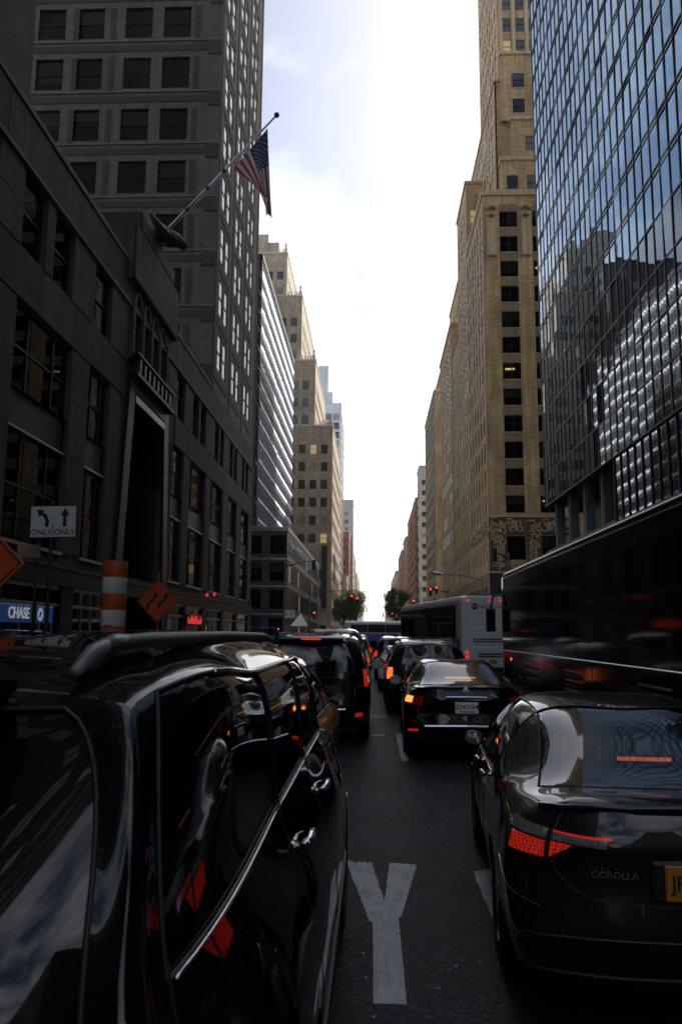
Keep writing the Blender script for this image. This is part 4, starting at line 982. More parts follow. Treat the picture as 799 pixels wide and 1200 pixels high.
# ---- near dark SUV on the left --------------------------------------------------------------------------------
def near_suv(root, L):
    for sx in (1, -1):
        for a, c in ((3.02, 3.98), (4.02, 4.98), (5.02, 5.9)):
            b = MB(); b.tube(L.line([(a + (c - a) * k / 12, 3.985) for k in range(13)], sx, .004), .0045, 6, 'chrome'); b.build('belt_moulding', None, root, smooth=True)
        b = MB(); b.tube(L.line([(3.3 + 2.9 * k / 16, 4.98) for k in range(17)], sx, .006), .008, 5, 'chrome'); b.build('roof_moulding', None, root, smooth=True)
        x = sx * .68
        b = MB(); b.tube([(x, .50, 1.80), (x, .62, 1.845), (x, .95, 1.855), (x, 2.0, 1.862), (x, 3.1, 1.856), (x, 3.32, 1.835), (x, 3.42, 1.80)], [.018, .026, .024, .022, .022, .022, .016], 10, 'plastic_black'); b.build('roof_rail', None, root, smooth=True)
        b = MB(); b.tube([(x, .44, 1.80), (x, .54, 1.835), (x, .68, 1.853), (x, .88, 1.848), (x, 1.0, 1.81)], [.012, .020, .023, .021, .012], 14, 'grey_trim'); b.build('rail_foot', None, root, smooth=True)
        for yy in (1.7, 3.2): b = MB(); b.tube([(x, yy - .12, 1.80), (x, yy - .05, 1.84), (x, yy + .05, 1.84), (x, yy + .12, 1.80)], [.014, .022, .022, .014], 10, 'plastic_black'); b.build('rail_bracket', None, root, smooth=True)
    b = MB(); b.chamf(-.58, .58, .20, .42, 1.755, 1.79, .03, 'black_paint'); b.build('rear_spoiler', None, root)
    lamp(root, L, 'tail_lamp', (1.7, 2.5, 2.5, 3.3), 'red_lamp')
    mirrors(root, .84, 3.75, 1.24, 'black_paint', .6)
    lamp(root, L, 'headlamp', (8.6, 9.5, 3.3, 4.2), 'clear_lamp')
    b = MB(); b.tube(L.line([(3 + 4 * k / 20, 2.0) for k in range(21)], 1, .01), .012, 6, 'plastic_black'); b.build('side_moulding', None, root)
    for sx in (1, -1):
        b = MB(); b.tube([(sx * 1.03, 1.5, .36), (sx * 1.03, 3.5, .36)], .05, 8, 'plastic_black'); b.build('running_board', None, root)
nsuv = suv_net(5.2, 1.055, 1.86, 1.33, .10, .81)
for i, st in enumerate(nsuv):
    st[4] = (st[4][0] * .955, st[4][1], st[4][2]); st[2] = (st[2][0] * 1.035, *st[2][1:]); st[3] = (st[3][0] * 1.035, *st[3][1:])
nsuv[1] = [(x * 1.07 if 3 < j < 6 else x, y, z) for j, (x, y, z) in enumerate(nsuv[1])]
nsuv[2][4] = (.91, .14, 1.33); nsuv[2][5] = (.80, .38, 1.745); nsuv[3][4] = (.925, .26, 1.33); nsuv[3][5] = (.83, .48, 1.765); nsuv[3][3] = (1.07, .34, .86); nsuv[3][2] = (1.05, .36, .56)
car('full_size_suv', 'glossy black full size suv filling the lower left foreground', 'suv', (-1.25, 1.10, 0), 0, nsuv, SUV_GLASS, 'black_paint', (1.25, 4.4), .39,
    group='black suvs in traffic', nu=9, nv=9, doors=((3.0, 1.6, 5), (4.0, 1.6, 5), (5.0, 1.6, 5), (6.2, 1.6, 4)), handles=((4.28, 3.62), (5.25, 3.62)), trim='chrome', low=('plastic_black', 1.3), extra=near_suv)

# ---- yellow cab peeping out between the two black SUVs -----------------------------------------------------------
def cab(root, L):
    lamp(root, L, 'tail_lamp', (1.6, 2.5, 3.3, 4.1), 'orange_lit'); mirrors(root, .84, 3.1, 1.05, 'plastic_black', .6)
    b = MB(); b.chamf(-.32, .32, 1.9, 2.1, 1.60, 1.74, .03, 'plate_white'); b.build('roof_light', None, root)
    b = MB(); b.tube(L.line([(3 + 3 * k / 20, 3.97) for k in range(21)], 1, .006), .007, 5, 'chrome'); b.build('belt_moulding', None, root)
car('taxi', 'yellow taxi half hidden between two black suvs', 'taxi', (-1.47, 7.3, 0), R(-1.5), suv_net(4.5, .92, 1.60, 1.02, .06, .68), SUV_GLASS, 'taxi_paint', (.85, 3.6), .33, nu=5, nv=5, doors=((4.0, 1.6, 5), (5.0, 1.6, 5)), extra=cab)

# ---- boxy black SUV ahead ------------------------------------------------------------------------------------------
def boxy(lit, top='red_lit'):
    def f(root, L):
        lamp(root, L, 'tail_lamp', (1.72, 2.15, 3.35, 4.1), 'red_lit_soft' if lit else 'red_lamp', n=(6, 8))
        rails(root, .66, .9, 3.4, L.net[4][5][2] + .03)
        b = MB(); b.tube([(-.6, -.02, .60), (0, -.045, .60), (.6, -.02, .60)], .028, 6, 'chrome'); b.build('bumper_trim', None, root)
        b = MB(); b.chamf(-.55, .55, .10, .42, L.net[0][5][2] - .0, L.net[0][5][2] + .045, .02, 'black_paint'); sp_ = b.build('rear_spoiler', None, root)
        b = MB(); b.box(-.17, .17, .085, .10, L.net[0][5][2] + .008, L.net[0][5][2] + .034, top); b.build('brake_light', None, sp_)
        lamp(root, L, 'bumper_reflector', (1.2, 1.75, 1.7, 1.95), 'red_lit_soft', n=(3, 2))  # reflectors get a glow of their own, though no lamps
        plate(root, .02, .98, '', 'plate_gold', 'plate_ink', size=.075)
        b = MB(); b.tube([(-.1, .03, 1.16), (.0, .01, 1.17), (.1, .03, 1.16)], .02, 6, 'chrome'); b.build('tailgate_handle', None, root)
        mirrors(root, .98, 3.55, 1.2, 'black_paint', 1.15)
        b = MB(); b.tube([(-.35, .05, 1.28), (.1, .085, 1.34)], .012, 5, 'plastic_black'); b.build('rear_wiper', None, root)
    return f
S2 = suv_net(5.2, 1.01, 1.86, 1.22, .0, .76)
car('boxy_suv', 'black boxy suv ahead in the left lane with wide dark rear window', 'suv', (-1.06, 13.8, 0), 0, S2, SUV_GLASS, 'black_paint', (1.15, 4.1), .40, group='black suvs in traffic', extra=boxy(True), handles=((4.3, 3.6), (5.3, 3.6)), doors=((4, 1.6, 5), (5, 1.6, 5)))
car('crossover_suv', 'charcoal suv with glowing left tail lamp in front of the black sedan', 'suv', (1.30, 19.0, 0), R(.5), suv_net(4.9, .99, 1.73, 1.15, .08, .72), SUV_GLASS, 'graphite_paint', (1.05, 3.85), .37, group='black suvs in traffic', nu=5, nv=5,
    extra=lambda r, L: (lamp(r, L, 'tail_lamp', (1.4, 2.2, 2.9, 3.8), 'orange_lit'), rails(r, .62, .9, 3.2, L.net[4][5][2] + .02), mirrors(r, .95, 3.35, 1.12, 'black_paint'), plate(r, .03, .95, '', 'plate_gold', 'plate_ink', size=.08)))

# ---- black sedan ahead (white plate) -------------------------------------------------------------------------------
def sedan2(root, L):
    lamp(root, L, 'tail_lamp', (1.3, 2.35, 3.45, 4.1), 'red_lamp', n=(10, 5))
    lamp(root, L, 'brake_lamp', (1.75, 2.25, 3.55, 3.95), 'amber_lit', .018, (5, 3))
    plate(root, -.012, .80, 'Z341254', 'plate_white', 'plate_ink', .34, .165, .0, -6, .088, True, 1.05)
    b = MB(); b.tube([(-.3, .005, .945), (0, -.002, .95), (.3, .005, .945)], .018, 6, 'chrome'); b.build('trunk_trim', None, root)
    b = MB(); b.tube([(-.62, .0, .52), (0, -.03, .53), (.62, .0, .52)], .025, 6, 'chrome'); b.build('bumper_trim', None, root)
    b = MB(); b.tube(L.line([(2.1, 5.0), (1.5, 5.0), (1.0, 5.0), (.5, 5.0), (.02, 5.0)], 1, .015) + L.line([(.5, 5.0), (1.0, 5.0), (1.5, 5.0), (2.1, 5.0)], -1, .015), .02, 8, 'black_paint'); b.build('lip_spoiler', None, root, smooth=True)
    lamp(root, L, 'bumper_reflector', (1.5, 2.0, 1.9, 2.05), 'red_lit_soft', n=(3, 2))  # soft glow put into reflectors that are no light source
    b = MB(); b.box(-.24, .24, 1.0, 1.03, 1.17, 1.195, 'amber_lit'); b.build('high_brake_light', None, root)
    b = MB(); b.lathe([(0, .012), (.05, .01), (.06, 0)], 16, 'chrome', T3(0, .07, 1.03) @ Matrix.Rotation(R(90), 4, 'X')); b.build('emblem', None, root)
    seats(root, (1.55, 2.5), .37, .45, 1.22); mirrors(root, .86, 3.25, .98, 'black_paint')
car('black_sedan', 'glossy black sedan with white licence plate in the middle lane', 'car', (1.38, 12.2, 0), R(-1.0), sedan_net(4.86, .925, 1.44), SED_GLASS, 'black_paint', (1.05, 3.85), .335, group='sedans in traffic', gmat='car_glass',
    doors=((5.35, 1.6, 4), (6.0, 1.6, 4), (7.3, 1.6, 4)), handles=((5.55, 3.65), (6.5, 3.65)), extra=sedan2)

# ---- near grey sedan on the right ------------------------------------------------------------------------------------
def corolla(root, L):
    lamp(root, L, 'tail_lamp_housing', (1.50, 2.45, 3.38, 4.28), 'plastic_black', .004, (12, 8))
    lamp(root, L, 'tail_lamp', (1.56, 2.2, 3.46, 3.82), 'led_red', .014, (14, 6)); lamp(root, L, 'reverse_lamp', (1.56, 2.4, 3.87, 4.22), 'clear_lamp', .014, (12, 6))
    lamp(root, L, 'trunk_lamp', (.78, 1.47, 3.90, 4.12), 'clear_lamp', .012, (10, 4)); lamp(root, L, 'trunk_lamp_edge', (.74, 1.48, 4.13, 4.19), 'red_lit_soft', .014, (10, 2))
    for s in (1, -1):
        b = MB(); vs = [L.p(1.48, 3.48, s, .013), L.p(1.16, 3.86, s, .013), L.p(1.48, 3.86, s, .013)]; b.add(vs, [(0, 1, 2)], 'led_red'); b.build('trunk_lamp_edge', None, root)
    plate(root, -.022, .755, 'JP', 'plate_gold', 'plate_ink', .305, .155, -.03, -2, .092)
    t = inst('badge', text_mesh('COROLLA', .046, 'chrome', .004, bold=.0), root, T3(-.40, .004, .775) @ Matrix.Rotation(R(-5), 4, 'Z') @ STAND)
    b = MB(); b.tube(L.line([(2.2, 5.0), (1.5, 5.0), (1.0, 5.0), (.5, 5.0), (.02, 5.0)], -1, .012) + L.line([(.5, 5.0), (1.0, 5.0), (1.5, 5.0), (2.2, 5.0)], 1, .012), .018, 8, 'graphite_paint'); b.build('lip_spoiler', None, root, smooth=True)
    b = MB(); b.tube(L.line([(2.0 - k / 8, 2.05) for k in range(16)], 1, .004), .006, 5, 'plastic_black'); b.tube(L.line([(2.0 - k / 8, 2.05) for k in range(16)], -1, .004), .006, 5, 'plastic_black'); b.build('bumper_seam', None, root)
    for s in (1, -1):
        pth = [(1.49, 4.98), (1.49, 4.5), (1.49, 4.0), (1.47, 3.5), (1.35, 3.1), (1.15, 2.82), (.9, 2.68), (.5, 2.62), (.02, 2.6)]
        fine = [(pth[k][0] + (pth[k + 1][0] - pth[k][0]) * q / 4, pth[k][1] + (pth[k + 1][1] - pth[k][1]) * q / 4) for k in range(8) for q in range(4)] + [pth[-1]]
        b = MB(); b.tube(L.line(fine, s, -.0005), .0042, 5, 'plastic_black'); b.build('trunk_seam', None, root)
        b = MB(); b.tube(L.line([(2.9 - k * .1, 2.9 - k * .03) for k in range(14)], s, .001), .005, 5, 'graphite_paint'); b.build('bumper_crease', None, root, smooth=True)
    b = MB(); b.chamf(-.24, .18, -.010, .03, .66, .85, .02, 'plastic_black'); b.build('plate_recess', None, root)
    b = MB(); b.tube(L.line([(2.2 - k * .11, 1.35) for k in range(20)], 1, .006), .012, 6, 'plastic_black'); b.tube(L.line([(2.2 - k * .11, 1.35) for k in range(20)], -1, .006), .012, 6, 'plastic_black'); b.build('bumper_lip', None, root, smooth=True)
    hb = empty('high_brake_light', (0, 1.0, 1.155)); hb.parent = root
    b = MB(); b.box(-.17, .17, .0, .06, -.02, .03, 'plastic_black'); b.build('housing', None, hb)
    for k in range(8): b = MB(); b.box(-.155 + k * .039, -.155 + k * .039 + .034, -.006, .0, -.006, .016, 'orange_lit'); b.build('lamp_cell', None, hb)
    seats(root, (1.5, 2.45), .36, .45, 1.24); mirrors(root, .78, 3.15, .97, 'graphite_paint', .7)
    for s in (1, -1):
        b = MB(); b.tube(L.line([(5.05 + 1.9 * k / 14, 3.97) for k in range(15)], s, .006), .007, 5, 'chrome'); b.build('belt_moulding', None, root, smooth=True)
    b = MB(); b.box(-.6, .6, .78, 1.3, 1.08, 1.10, 'seat'); b.build('parcel_shelf', None, root)
    b = MB(); b.box(-.62, .62, 3.0, 3.5, .7, .95, 'seat'); b.build('dashboard', None, root)
car('grey_sedan', 'near dark grey sedan with gold licence plate at the right edge', 'car', (1.52, 3.95, 0), R(-4.2), sedan_net(4.64, .888, 1.435, deck=-.02), SED_GLASS, 'graphite_paint', (1.02, 3.72), .325, group='sedans in traffic', gmat='car_glass', nu=9, nv=9,
    doors=((5.35, 1.6, 4), (6.0, 1.6, 4.02), (7.3, 1.6, 4)), handles=((5.6, 3.66), (6.55, 3.66)), trim='chrome', low=('plastic_black', 1.25), extra=corolla)

# ---- further traffic ----------------------------------------------------------------------------------------------------
def simple(lampm):
    return lambda r, L: (lamp(r, L, 'tail_lamp', (1.5, 2.4, 3.35, 4.1), lampm, n=(5, 4)), plate(r, .0, .8, '', 'plate_gold', 'plate_ink', size=.08))
kw = dict(nu=4, nv=4)
for nm, lab, kind, x, y, paint, lm, H in (
    ('tall_suv', 'tall black suv two places ahead in the left lane', 'suv', -1.12, 21.5, 'black_paint', 'red_lit', 2.0),
    ('white_sedan', 'white sedan beyond the charcoal suv in the middle lane', 'sedan', 1.05, 26.5, 'white_paint', 'red_lit', 1.45),
    ('silver_sedan', 'silver sedan in the left lane beyond the tall black suv', 'sedan', -1.0, 30, 'silver_paint', 'red_lit', 1.45),
    ('dark_suv', 'dark suv in the middle lane ahead of the white sedan', 'suv', 1.0, 33, 'navy_paint', 'red_lit', 1.75),
    ('white_suv', 'white suv standing at the left kerb before the crossing', 'suv', -6.2, 38, 'white_paint', 'red_lit', 1.8),
    ('dark_sedan', 'dark sedan in the far left lane beside the boxy suv', 'sedan', -4.3, 15, 'navy_paint', 'red_lit', 1.45),
    ('black_suv', 'black suv farther up the far left lane', 'suv', -4.3, 24, 'black_paint', 'red_lit', 1.85),
    ('grey_hatch_suv', 'grey suv in the far left lane near the crossing', 'suv', -4.4, 46, 'graphite_paint', 'red_lit', 1.7),
    ('distant_taxi', 'distant yellow taxi in the left lane before the crossing', 'suv', -1.0, 42, 'taxi_paint', 'red_lit', 1.65),
    ('distant_sedan', 'distant black sedan in the middle lane before the crossing', 'sedan', 1.2, 52, 'black_paint', 'red_lit', 1.45),
    ('distant_white_suv', 'distant white suv in the left lane nearest the crossing', 'suv', -1.2, 60, 'white_paint', 'red_lit', 1.75)):
    if kind == 'suv': car(nm, lab, 'suv' if 'taxi' not in nm else 'taxi', (x, y, 0), 0, suv_net(4.8, .97, H, H * .64, .05, .72), SUV_GLASS, paint, (1.0, 3.8), .36, group='distant traffic', extra=simple(lm), **kw)
    else: car(nm, lab, 'car', (x, y, 0), 0, sedan_net(4.7, .90, H), SED_GLASS, paint, (1.03, 3.75), .33, group='distant traffic', extra=simple(lm), **kw)

# ---------------------------------------------------------------- buses
def bus(name, label, loc, yaw, L, W, H, paint, group='buses', glassm='tinted_glass', zb=.32, belt=1.3, slant=.35):
    root = empty(name, loc, yaw, label, 'bus', group); h = W / 2
    def sec(y, k, dz=0):
        pts = []; r = .22
        for cx, cz_, a0 in ((h - .06, zb + .06, -90), (h - r, H - r, 0), (-h + r, H - r, 90), (-h + .06, zb + .06, 180)):
            rr = .06 if cz_ < 1 else r
            for q in range(6): a = R(a0 + 90 * q / 5); pts.append((((cx + rr * math.cos(a)) * k), y, cz_ + rr * math.sin(a) + (dz if cz_ > 1 else 0)))
        return pts
    st = [sec(.0, .93, -.07), sec(.03, .975, -.02), sec(.14, 1), sec(L - .5, 1), sec(L - .12, .98, -.03), sec(L, .9, -.12)]
    b = MB(); n = len(st[0]); vs = [v for s_ in st for v in s_]; fs = []
    for i in range(len(st) - 1):
        for k in range(n): fs.append((i * n + k, i * n + (k + 1) % n, (i + 1) * n + (k + 1) % n, (i + 1) * n + k))
    fs += [tuple(range(n))[::-1], tuple(range((len(st) - 1) * n, len(st) * n))]
    b.add(vs, fs, paint); b.build('body', None, root, smooth=False)
    for ay in (3.1, L - 2.9):
        for sx in (1, -1):
            add_wheel(root, sx * (h - .14), ay, .5, .3)
            b = MB(); m_ = 18; b.prism([(ay + .62 * math.cos(math.pi * k / m_), .5 + .62 * math.sin(math.pi * k / m_)) for k in range(m_ + 1)] + [(ay - .62, zb), (ay + .62, zb)], -.012, .0, 'plastic_black', T3(sx * h, 0, 0) @ Matrix.Rotation(R(90), 4, 'Z')); b.build('wheel_arch', None, root)
    return root
def side_panes(root, W, ys, z0, z1, m, nm='side_window', out=.012, lean=0):
    for sx in (1, -1):
        for a, c in ys:
            b = MB(); x0, x1 = sorted((sx * (W / 2 - .02), sx * (W / 2 + out))); b.box(x0, x1, a + .012, c - .012, z0, z1, m); b.build(nm, None, root)
# black coach
Lc = 14.1
cb = bus('black_coach', 'glossy black coach along the right side with thin bright roof lines', (4.90, 9.1, 0), 0, Lc, 2.55, 3.64, 'gloss_black')
side_panes(cb, 2.55, [(.5 + 1.9 * k, 2.4 + 1.9 * k) for k in range(7)], 1.72, 3.12, 'coach_glass')
for sx in (1, -1):
    for z, r_, off in ((3.50, .018, .0), (3.41, .012, .012)):
        b = MB(); b.tube([(sx * (1.275 - off * 0 + .006), .25, z), (sx * (1.275 + .006), Lc - .6, z), (sx * 1.2, Lc - .05, z - .06)], r_, 6, 'aluminium'); b.build('roof_line', None, cb)
    b = MB(); b.tube([(sx * 1.282, .2, 1.44), (sx * 1.282, Lc - .5, 1.44)], .014, 6, 'aluminium'); b.build('side_moulding', None, cb)
    for y0 in (1.0, 5.2, 9.0):
        v_ = empty('vent_grille', (sx * 1.28, y0, .78)); v_.parent = cb
        for k in range(6):
            b = MB(); b.box(-.012, .012, 0, 1.25, k * .085, k * .085 + .03, 'aluminium' if k % 2 else 'plastic_black'); b.build('louvre', None, v_)
    for k in range(6):
        b = MB(); b.box(min(sx * 1.277, sx * 1.2805), max(sx * 1.277, sx * 1.2805), 4.6 + k * 1.25, 4.612 + k * 1.25, .5, 1.40, 'plastic_black'); b.build('panel_seam', None, cb)
    b = MB(); b.box(min(sx * 1.277, sx * 1.29), max(sx * 1.277, sx * 1.29), 12.4, 12.52, 1.2, 1.27, 'orange_lit'); b.build('marker_light', None, cb)
    b = MB(); b.tube([(sx * 1.2, Lc - .1, 3.0), (sx * 1.45, Lc + .25, 2.95), (sx * 1.5, Lc + .35, 2.6)], .03, 6, 'plastic_black')
    b.chamf(sx * 1.5 - .13, sx * 1.5 + .13, Lc + .28, Lc + .44, 1.95, 2.62, .05, 'plastic_black'); mo = b.build('side_mirror', None, cb)
    b = MB(); b.box(sx * 1.5 - .11, sx * 1.5 + .11, Lc + .272, Lc + .279, 2.0, 2.57, 'mirror_glass2'); b.build('mirror_glass', None, mo)
b = MB(); b.box(-1.05, 1.05, Lc - .01, Lc + .02, 1.3, 3.05, 'tinted_glass'); b.build('windshield', None, cb)
b = MB(); b.chamf(-.9, .9, -.02, .01, 1.9, 3.0, .02, 'tinted_glass'); b.build('rear_window', None, cb)
for sx in (1, -1):
    b = MB(); b.box(sx * 1.02 - .08, sx * 1.02 + .08, -.02, .01, .95, 1.25, 'red_lit_soft'); b.build('tail_lamp', None, cb)

# white express bus, angled, seen from behind
wb = bus('express_bus', 'white express bus seen from behind with dark side windows', (4.82, 33.0, 0), R(8.5), 13.7, 2.55, 3.42, 'white_paint')
side_panes(wb, 2.55, [(.9 + 1.78 * k, 2.68 + 1.78 * k) for k in range(7)], 1.72, 3.08, 'tinted_glass')
for sx in (1, -1):
    b = MB(); b.box(min(sx * 1.27, sx * 1.283), max(sx * 1.27, sx * 1.283), .3, 13.2, 1.2, 1.7, 'grey_trim'); b.build('side_band', None, wb)
    b = MB(); b.tube([(sx * 1.2, .3, 3.36), (sx * 1.2, 13.2, 3.36)], .03, 6, 'aluminium'); b.build('roof_line', None, wb)
    for z in (.95, 1.15): b = MB(); b.lathe([(0, .02), (.07, .018), (.075, 0)], 14, 'red_lit', T3(sx * 1.06, .0, z) @ Matrix.Rotation(R(90), 4, 'X')); b.build('tail_lamp', None, wb)
for x in (-1.0, .35, .55, -.1, .9):
    b = MB(); b.box(x - .06, x + .06, -.012, .03, 3.18, 3.25, 'red_lit'); b.build('marker_light', None, wb)
b = MB(); b.box(-.55, -.0, -.012, .02, 1.93, 1.98, 'red_lit'); b.build('high_brake_light', None, wb)
b = MB(); b.chamf(-.95, .95, -.016, .02, 1.45, 2.15, .02, 'white_paint'); eh = b.build('engine_hatch', None, wb)
for z in (1.55, 1.65): b = MB(); b.box(-.8, .8, -.022, -.017, z, z + .05, 'plastic_black'); b.build('louvre', None, eh)
b = MB(); b.chamf(-.95, .95, -.016, .02, .62, 1.36, .02, 'white_paint'); e2 = b.build('lower_hatch', None, wb)
for z in (.95, 1.05): b = MB(); b.box(-.6, .6, -.022, -.017, z, z + .06, 'plastic_black'); b.build('louvre', None, e2)
plate(wb, -.03, .78, '', 'plate_gold', 'plate_ink', size=.09)
b = MB(); b.box(-1.1, 1.1, -.06, .1, .36, .56, 'plastic_black'); b.build('bumper', None, wb)
b = MB(); b.lathe([(0, .004), (.13, .004), (.13, 0)], 20, 'plate_ink', T3(-.72, -.0, 2.98) @ Matrix.Rotation(R(90), 4, 'X')); lg = b.build('roundel', None, wb)
inst('lettering', text_mesh('MTA', .10, 'plate_white', .001), lg, T3(-.72, -.008, 2.98) @ STAND)
inst('lettering', text_mesh('New York City Bus', .15, 'plate_ink', .001, 'LEFT'), wb, T3(-.54, -.006, 2.98) @ STAND)

# blue and white bus crossing on the side street
xb = bus('crosstown_bus', 'white and blue city bus crossing on the side street', (-2.9, 84, 0), R(-90), 12.2, 2.55, 3.1, 'white_paint')
side_panes(xb, 2.55, [(.6 + 1.75 * k, 2.35 + 1.75 * k) for k in range(6)], 1.95, 2.75, 'tinted_glass')
for sx in (1, -1):
    b = MB(); b.prism([(1.0, 1.85), (5.6, 1.85), (4.2, .45), (1.0, .45)], -.012, .012, 'blue_paint', T3(sx * 1.275, 0, 0) @ Matrix.Rotation(R(90), 4, 'Z')); b.build('blue_panel', None, xb)
    for k, (y, z) in enumerate(((2.2, 1.55), (2.7, 1.62), (3.3, 1.75), (2.0, 1.35))):
        b = MB(); b.prism([(y, z), (y + .35, z + .04), (y + .3, z + .16), (y - .02, z + .12)], -.02, .02, 'taxi_paint', T3(sx * 1.275, 0, 0) @ Matrix.Rotation(R(90), 4, 'Z')); b.build('decal', None, xb)

# a few cars past the crossing
for nm, lab, x, y, paint, H in (('crossing_sedan', 'dark sedan just past the crossing in the left lane', -4.0, 116, 'navy_paint', 1.5), ('remote_taxi', 'remote yellow taxi past the crossing in mid avenue', -1, 124, 'taxi_paint', 1.6),
                                ('remote_suv', 'remote dark suv past the crossing in the right lane', 2.4, 120, 'black_paint', 1.8), ('remote_van', 'remote white van past the crossing at the right kerb', 6.0, 140, 'white_paint', 2.3)):
    car(nm, lab, 'taxi' if 'taxi' in nm else 'car', (x, y, 0), 0, suv_net(4.8, .95, H, H * .64, .05, .72), SUV_GLASS, paint, (1.0, 3.8), .36, group='distant traffic', extra=simple('red_lit'), nu=3, nv=3)

# ---------------------------------------------------------------- street furniture, signs
def stroke(b, path, w_, y0, y1, m, head=0):
    pts = [Vector((p[0], p[1])) for p in path]; n = len(pts); Lp, Rp = [], []
    for i, p in enumerate(pts):
        d = (pts[min(i + 1, n - 1)] - pts[max(i - 1, 0)]).normalized(); q = Vector((-d.y, d.x)) * w_ / 2; Lp.append(p + q); Rp.append(p - q)
    for i in range(n - 1): b.prism([tuple(Lp[i]), tuple(Rp[i]), tuple(Rp[i + 1]), tuple(Lp[i + 1])], y0, y1, m)
    if head:
        d = (pts[-1] - pts[-2]).normalized(); q = Vector((-d.y, d.x)); e = pts[-1]
        b.prism([tuple(e + q * head * .75 - d * head * .1), tuple(e - q * head * .75 - d * head * .1), tuple(e + d * head)], y0, y1, m)
def sig_pole(name, label, x, y, h, arm=None, lampx=None):
    e = empty(name, (x, y, .14), 0, label, 'street light' if lampx else 'pole', 'poles and masts')
    b = MB(); b.tube([(0, 0, 0), (0, 0, .5), (0, 0, .55), (0, 0, h)], [.16, .15, .09, .06], 12, 'pole_metal'); b.build('post', None, e, smooth=True)
    b = MB(); b.lathe([(.24, 0), (.24, .1), (.18, .35), (.1, .6)], 14, 'pole_metal'); b.build('base', None, e)
    if arm:
        b = MB(); b.tube([(0, 0, h - .6), (arm * .5, 0, h - .15), (arm, 0, h)], [.06, .05, .035], 8, 'pole_metal'); b.tube([(0, 0, h - .05), (arm * .5, 0, h - .15)], .02, 6, 'pole_metal'); b.build('mast_arm', None, e, smooth=True)
    if lampx:
        b = MB(); b.tube([(0, 0, h - .1), (lampx * .5, 0, h + .35), (lampx * .85, 0, h + .4)], .035, 8, 'pole_metal'); b.build('lamp_arm', None, e, smooth=True)
        b = MB(); b.tube([(lampx * .83, 0, h + .42), (lampx * .9, 0, h + .44), (lampx, 0, h + .5), (lampx * 1.04, 0, h + .52)], [.06, .17, .15, .04], 10, 'aluminium'); b.build('lamp_head', None, e, smooth=True)
    return e
def signal(label, x, y, z, lit='red_lit_strong', s=1.):
    e = empty('traffic_signal', (x, y, z), 0, label, 'traffic light', 'traffic signals')
    b = MB(); b.chamf(-.17 * s, .17 * s, -.1, .1, -.5 * s, .5 * s, .03, 'black_metal'); b.build('housing', None, e)
    for k, m in enumerate((lit, 'black_metal', 'black_metal')):
        zc = (.33 - .33 * k) * s
        b = MB(); b.lathe([(0, .012), (.09 * s, .01), (.105 * s, 0)], 16, m, T3(0, -.102, zc) @ Matrix.Rotation(R(90), 4, 'X')); b.build('lens', None, e)
        b = MB(); n = 9; pts = [(.12 * s * math.cos(math.pi * q / n), .12 * s * math.sin(math.pi * q / n) + zc) for q in range(n + 1)]
        vs = [(p, -.1, q) for p, q in pts] + [(p, -.28, q) for p, q in pts]; b.add(vs, [(q, q + 1, q + n + 2, q + n + 1) for q in range(n)], 'black_metal'); b.build('visor', None, e)
    return e
mat('red_lit_strong', (.9, .03, .02), .2, emit=3.5, ec=(1, .06, .04))
sig_pole('signal_mast', 'signal mast with long arm on the far left corner', -8.2, 104.6, 7.3, 6.2)
sig_pole('signal_mast', 'signal mast with long arm on the far right corner', 9.7, 104.6, 7.6, -4.8)
sig_pole('lamp_post', 'street lamp with bright head reaching over the right lane', 9.7, 72, 6.6, None, -4.2)
sig_pole('signal_mast', 'slim black signal post at the near left corner', -8.4, 76, 8.5, 3.0)
sig_pole('signal_mast', 'black signal post beside the mirror glass hotel', 9.75, 58, 7.6, -1.2)
signal('left of the two red signals over the left lanes', -2.75, 104.3, 6.3); signal('right of the two red signals over the left lanes', -2.05, 104.3, 6.0)
signal('left of the two red signals beside the deco tower', 7.4, 104.3, 7.2); signal('upper right red signal beside the deco tower', 8.15, 104.3, 7.45)
signal('lone low red signal over the right lane past the crossing', 5.2, 104.3, 5.7); signal('red signal low on the far left mast', -7.6, 104.3, 4.1)
signal('small red signal at the far left corner near eye level', -12.2, 104.3, 2.1, s=.7)
signal('left of the two tiny red signals before the right tree', 2.3, 186, 6.0); signal('right of the two tiny red signals before the right tree', 4.4, 186, 6.0)
signal('dark signal head glinting beside the mirror glass hotel', 8.7, 57.8, 7.5, 'black_metal'); signal('dark signal head on the post at the near left corner', -5.6, 75.8, 8.2, 'black_metal')

# lane control sign
sg = empty('lane_sign', (-7.9, 18.05, .14), 0, 'white sign with left and straight arrows reading ONLY twice', 'sign', 'signs at the left kerb')
b = MB(); b.tube([(.5, .05, 0), (.5, .05, 4.7)], .045, 8, 'pole_metal'); b.build('post', None, sg)
TS = T3(.0, 0, 3.84) @ Matrix.Rotation(R(-1), 4, 'Y')
b = MB(); b.chamf(0, 1.1, -.012, .0, 0, .76, .008, 'sign_black'); pn_ = b.build('panel', None, sg, M=TS)
b = MB(); b.box(.025, 1.075, -.0145, -.0125, .025, .735, 'sign_white'); b.build('face', None, pn_)
b = MB(); stroke(b, [(.40, .26), (.41, .40), (.36, .52), (.27, .58)], .085, -.018, -.015, 'sign_black', .14); b.build('arrow', None, pn_)
b = MB(); stroke(b, [(.82, .26), (.82, .40), (.82, .54)], .085, -.018, -.015, 'sign_black', .15); b.build('arrow', None, pn_)
b = MB(); b.box(.535, .555, -.018, -.015, .05, .33, 'sign_black'); b.build('divider', None, pn_)
for x in (.28, .82): inst('lettering', text_mesh('ONLY', .18, 'sign_black', .001), pn_, T3(x, -.0155, .13) @ STAND)
sg = empty('street_name_sign', (-8.4, 18.6, .14), 0, 'small dark brown sign below the lane control sign', 'sign', 'signs at the left kerb')
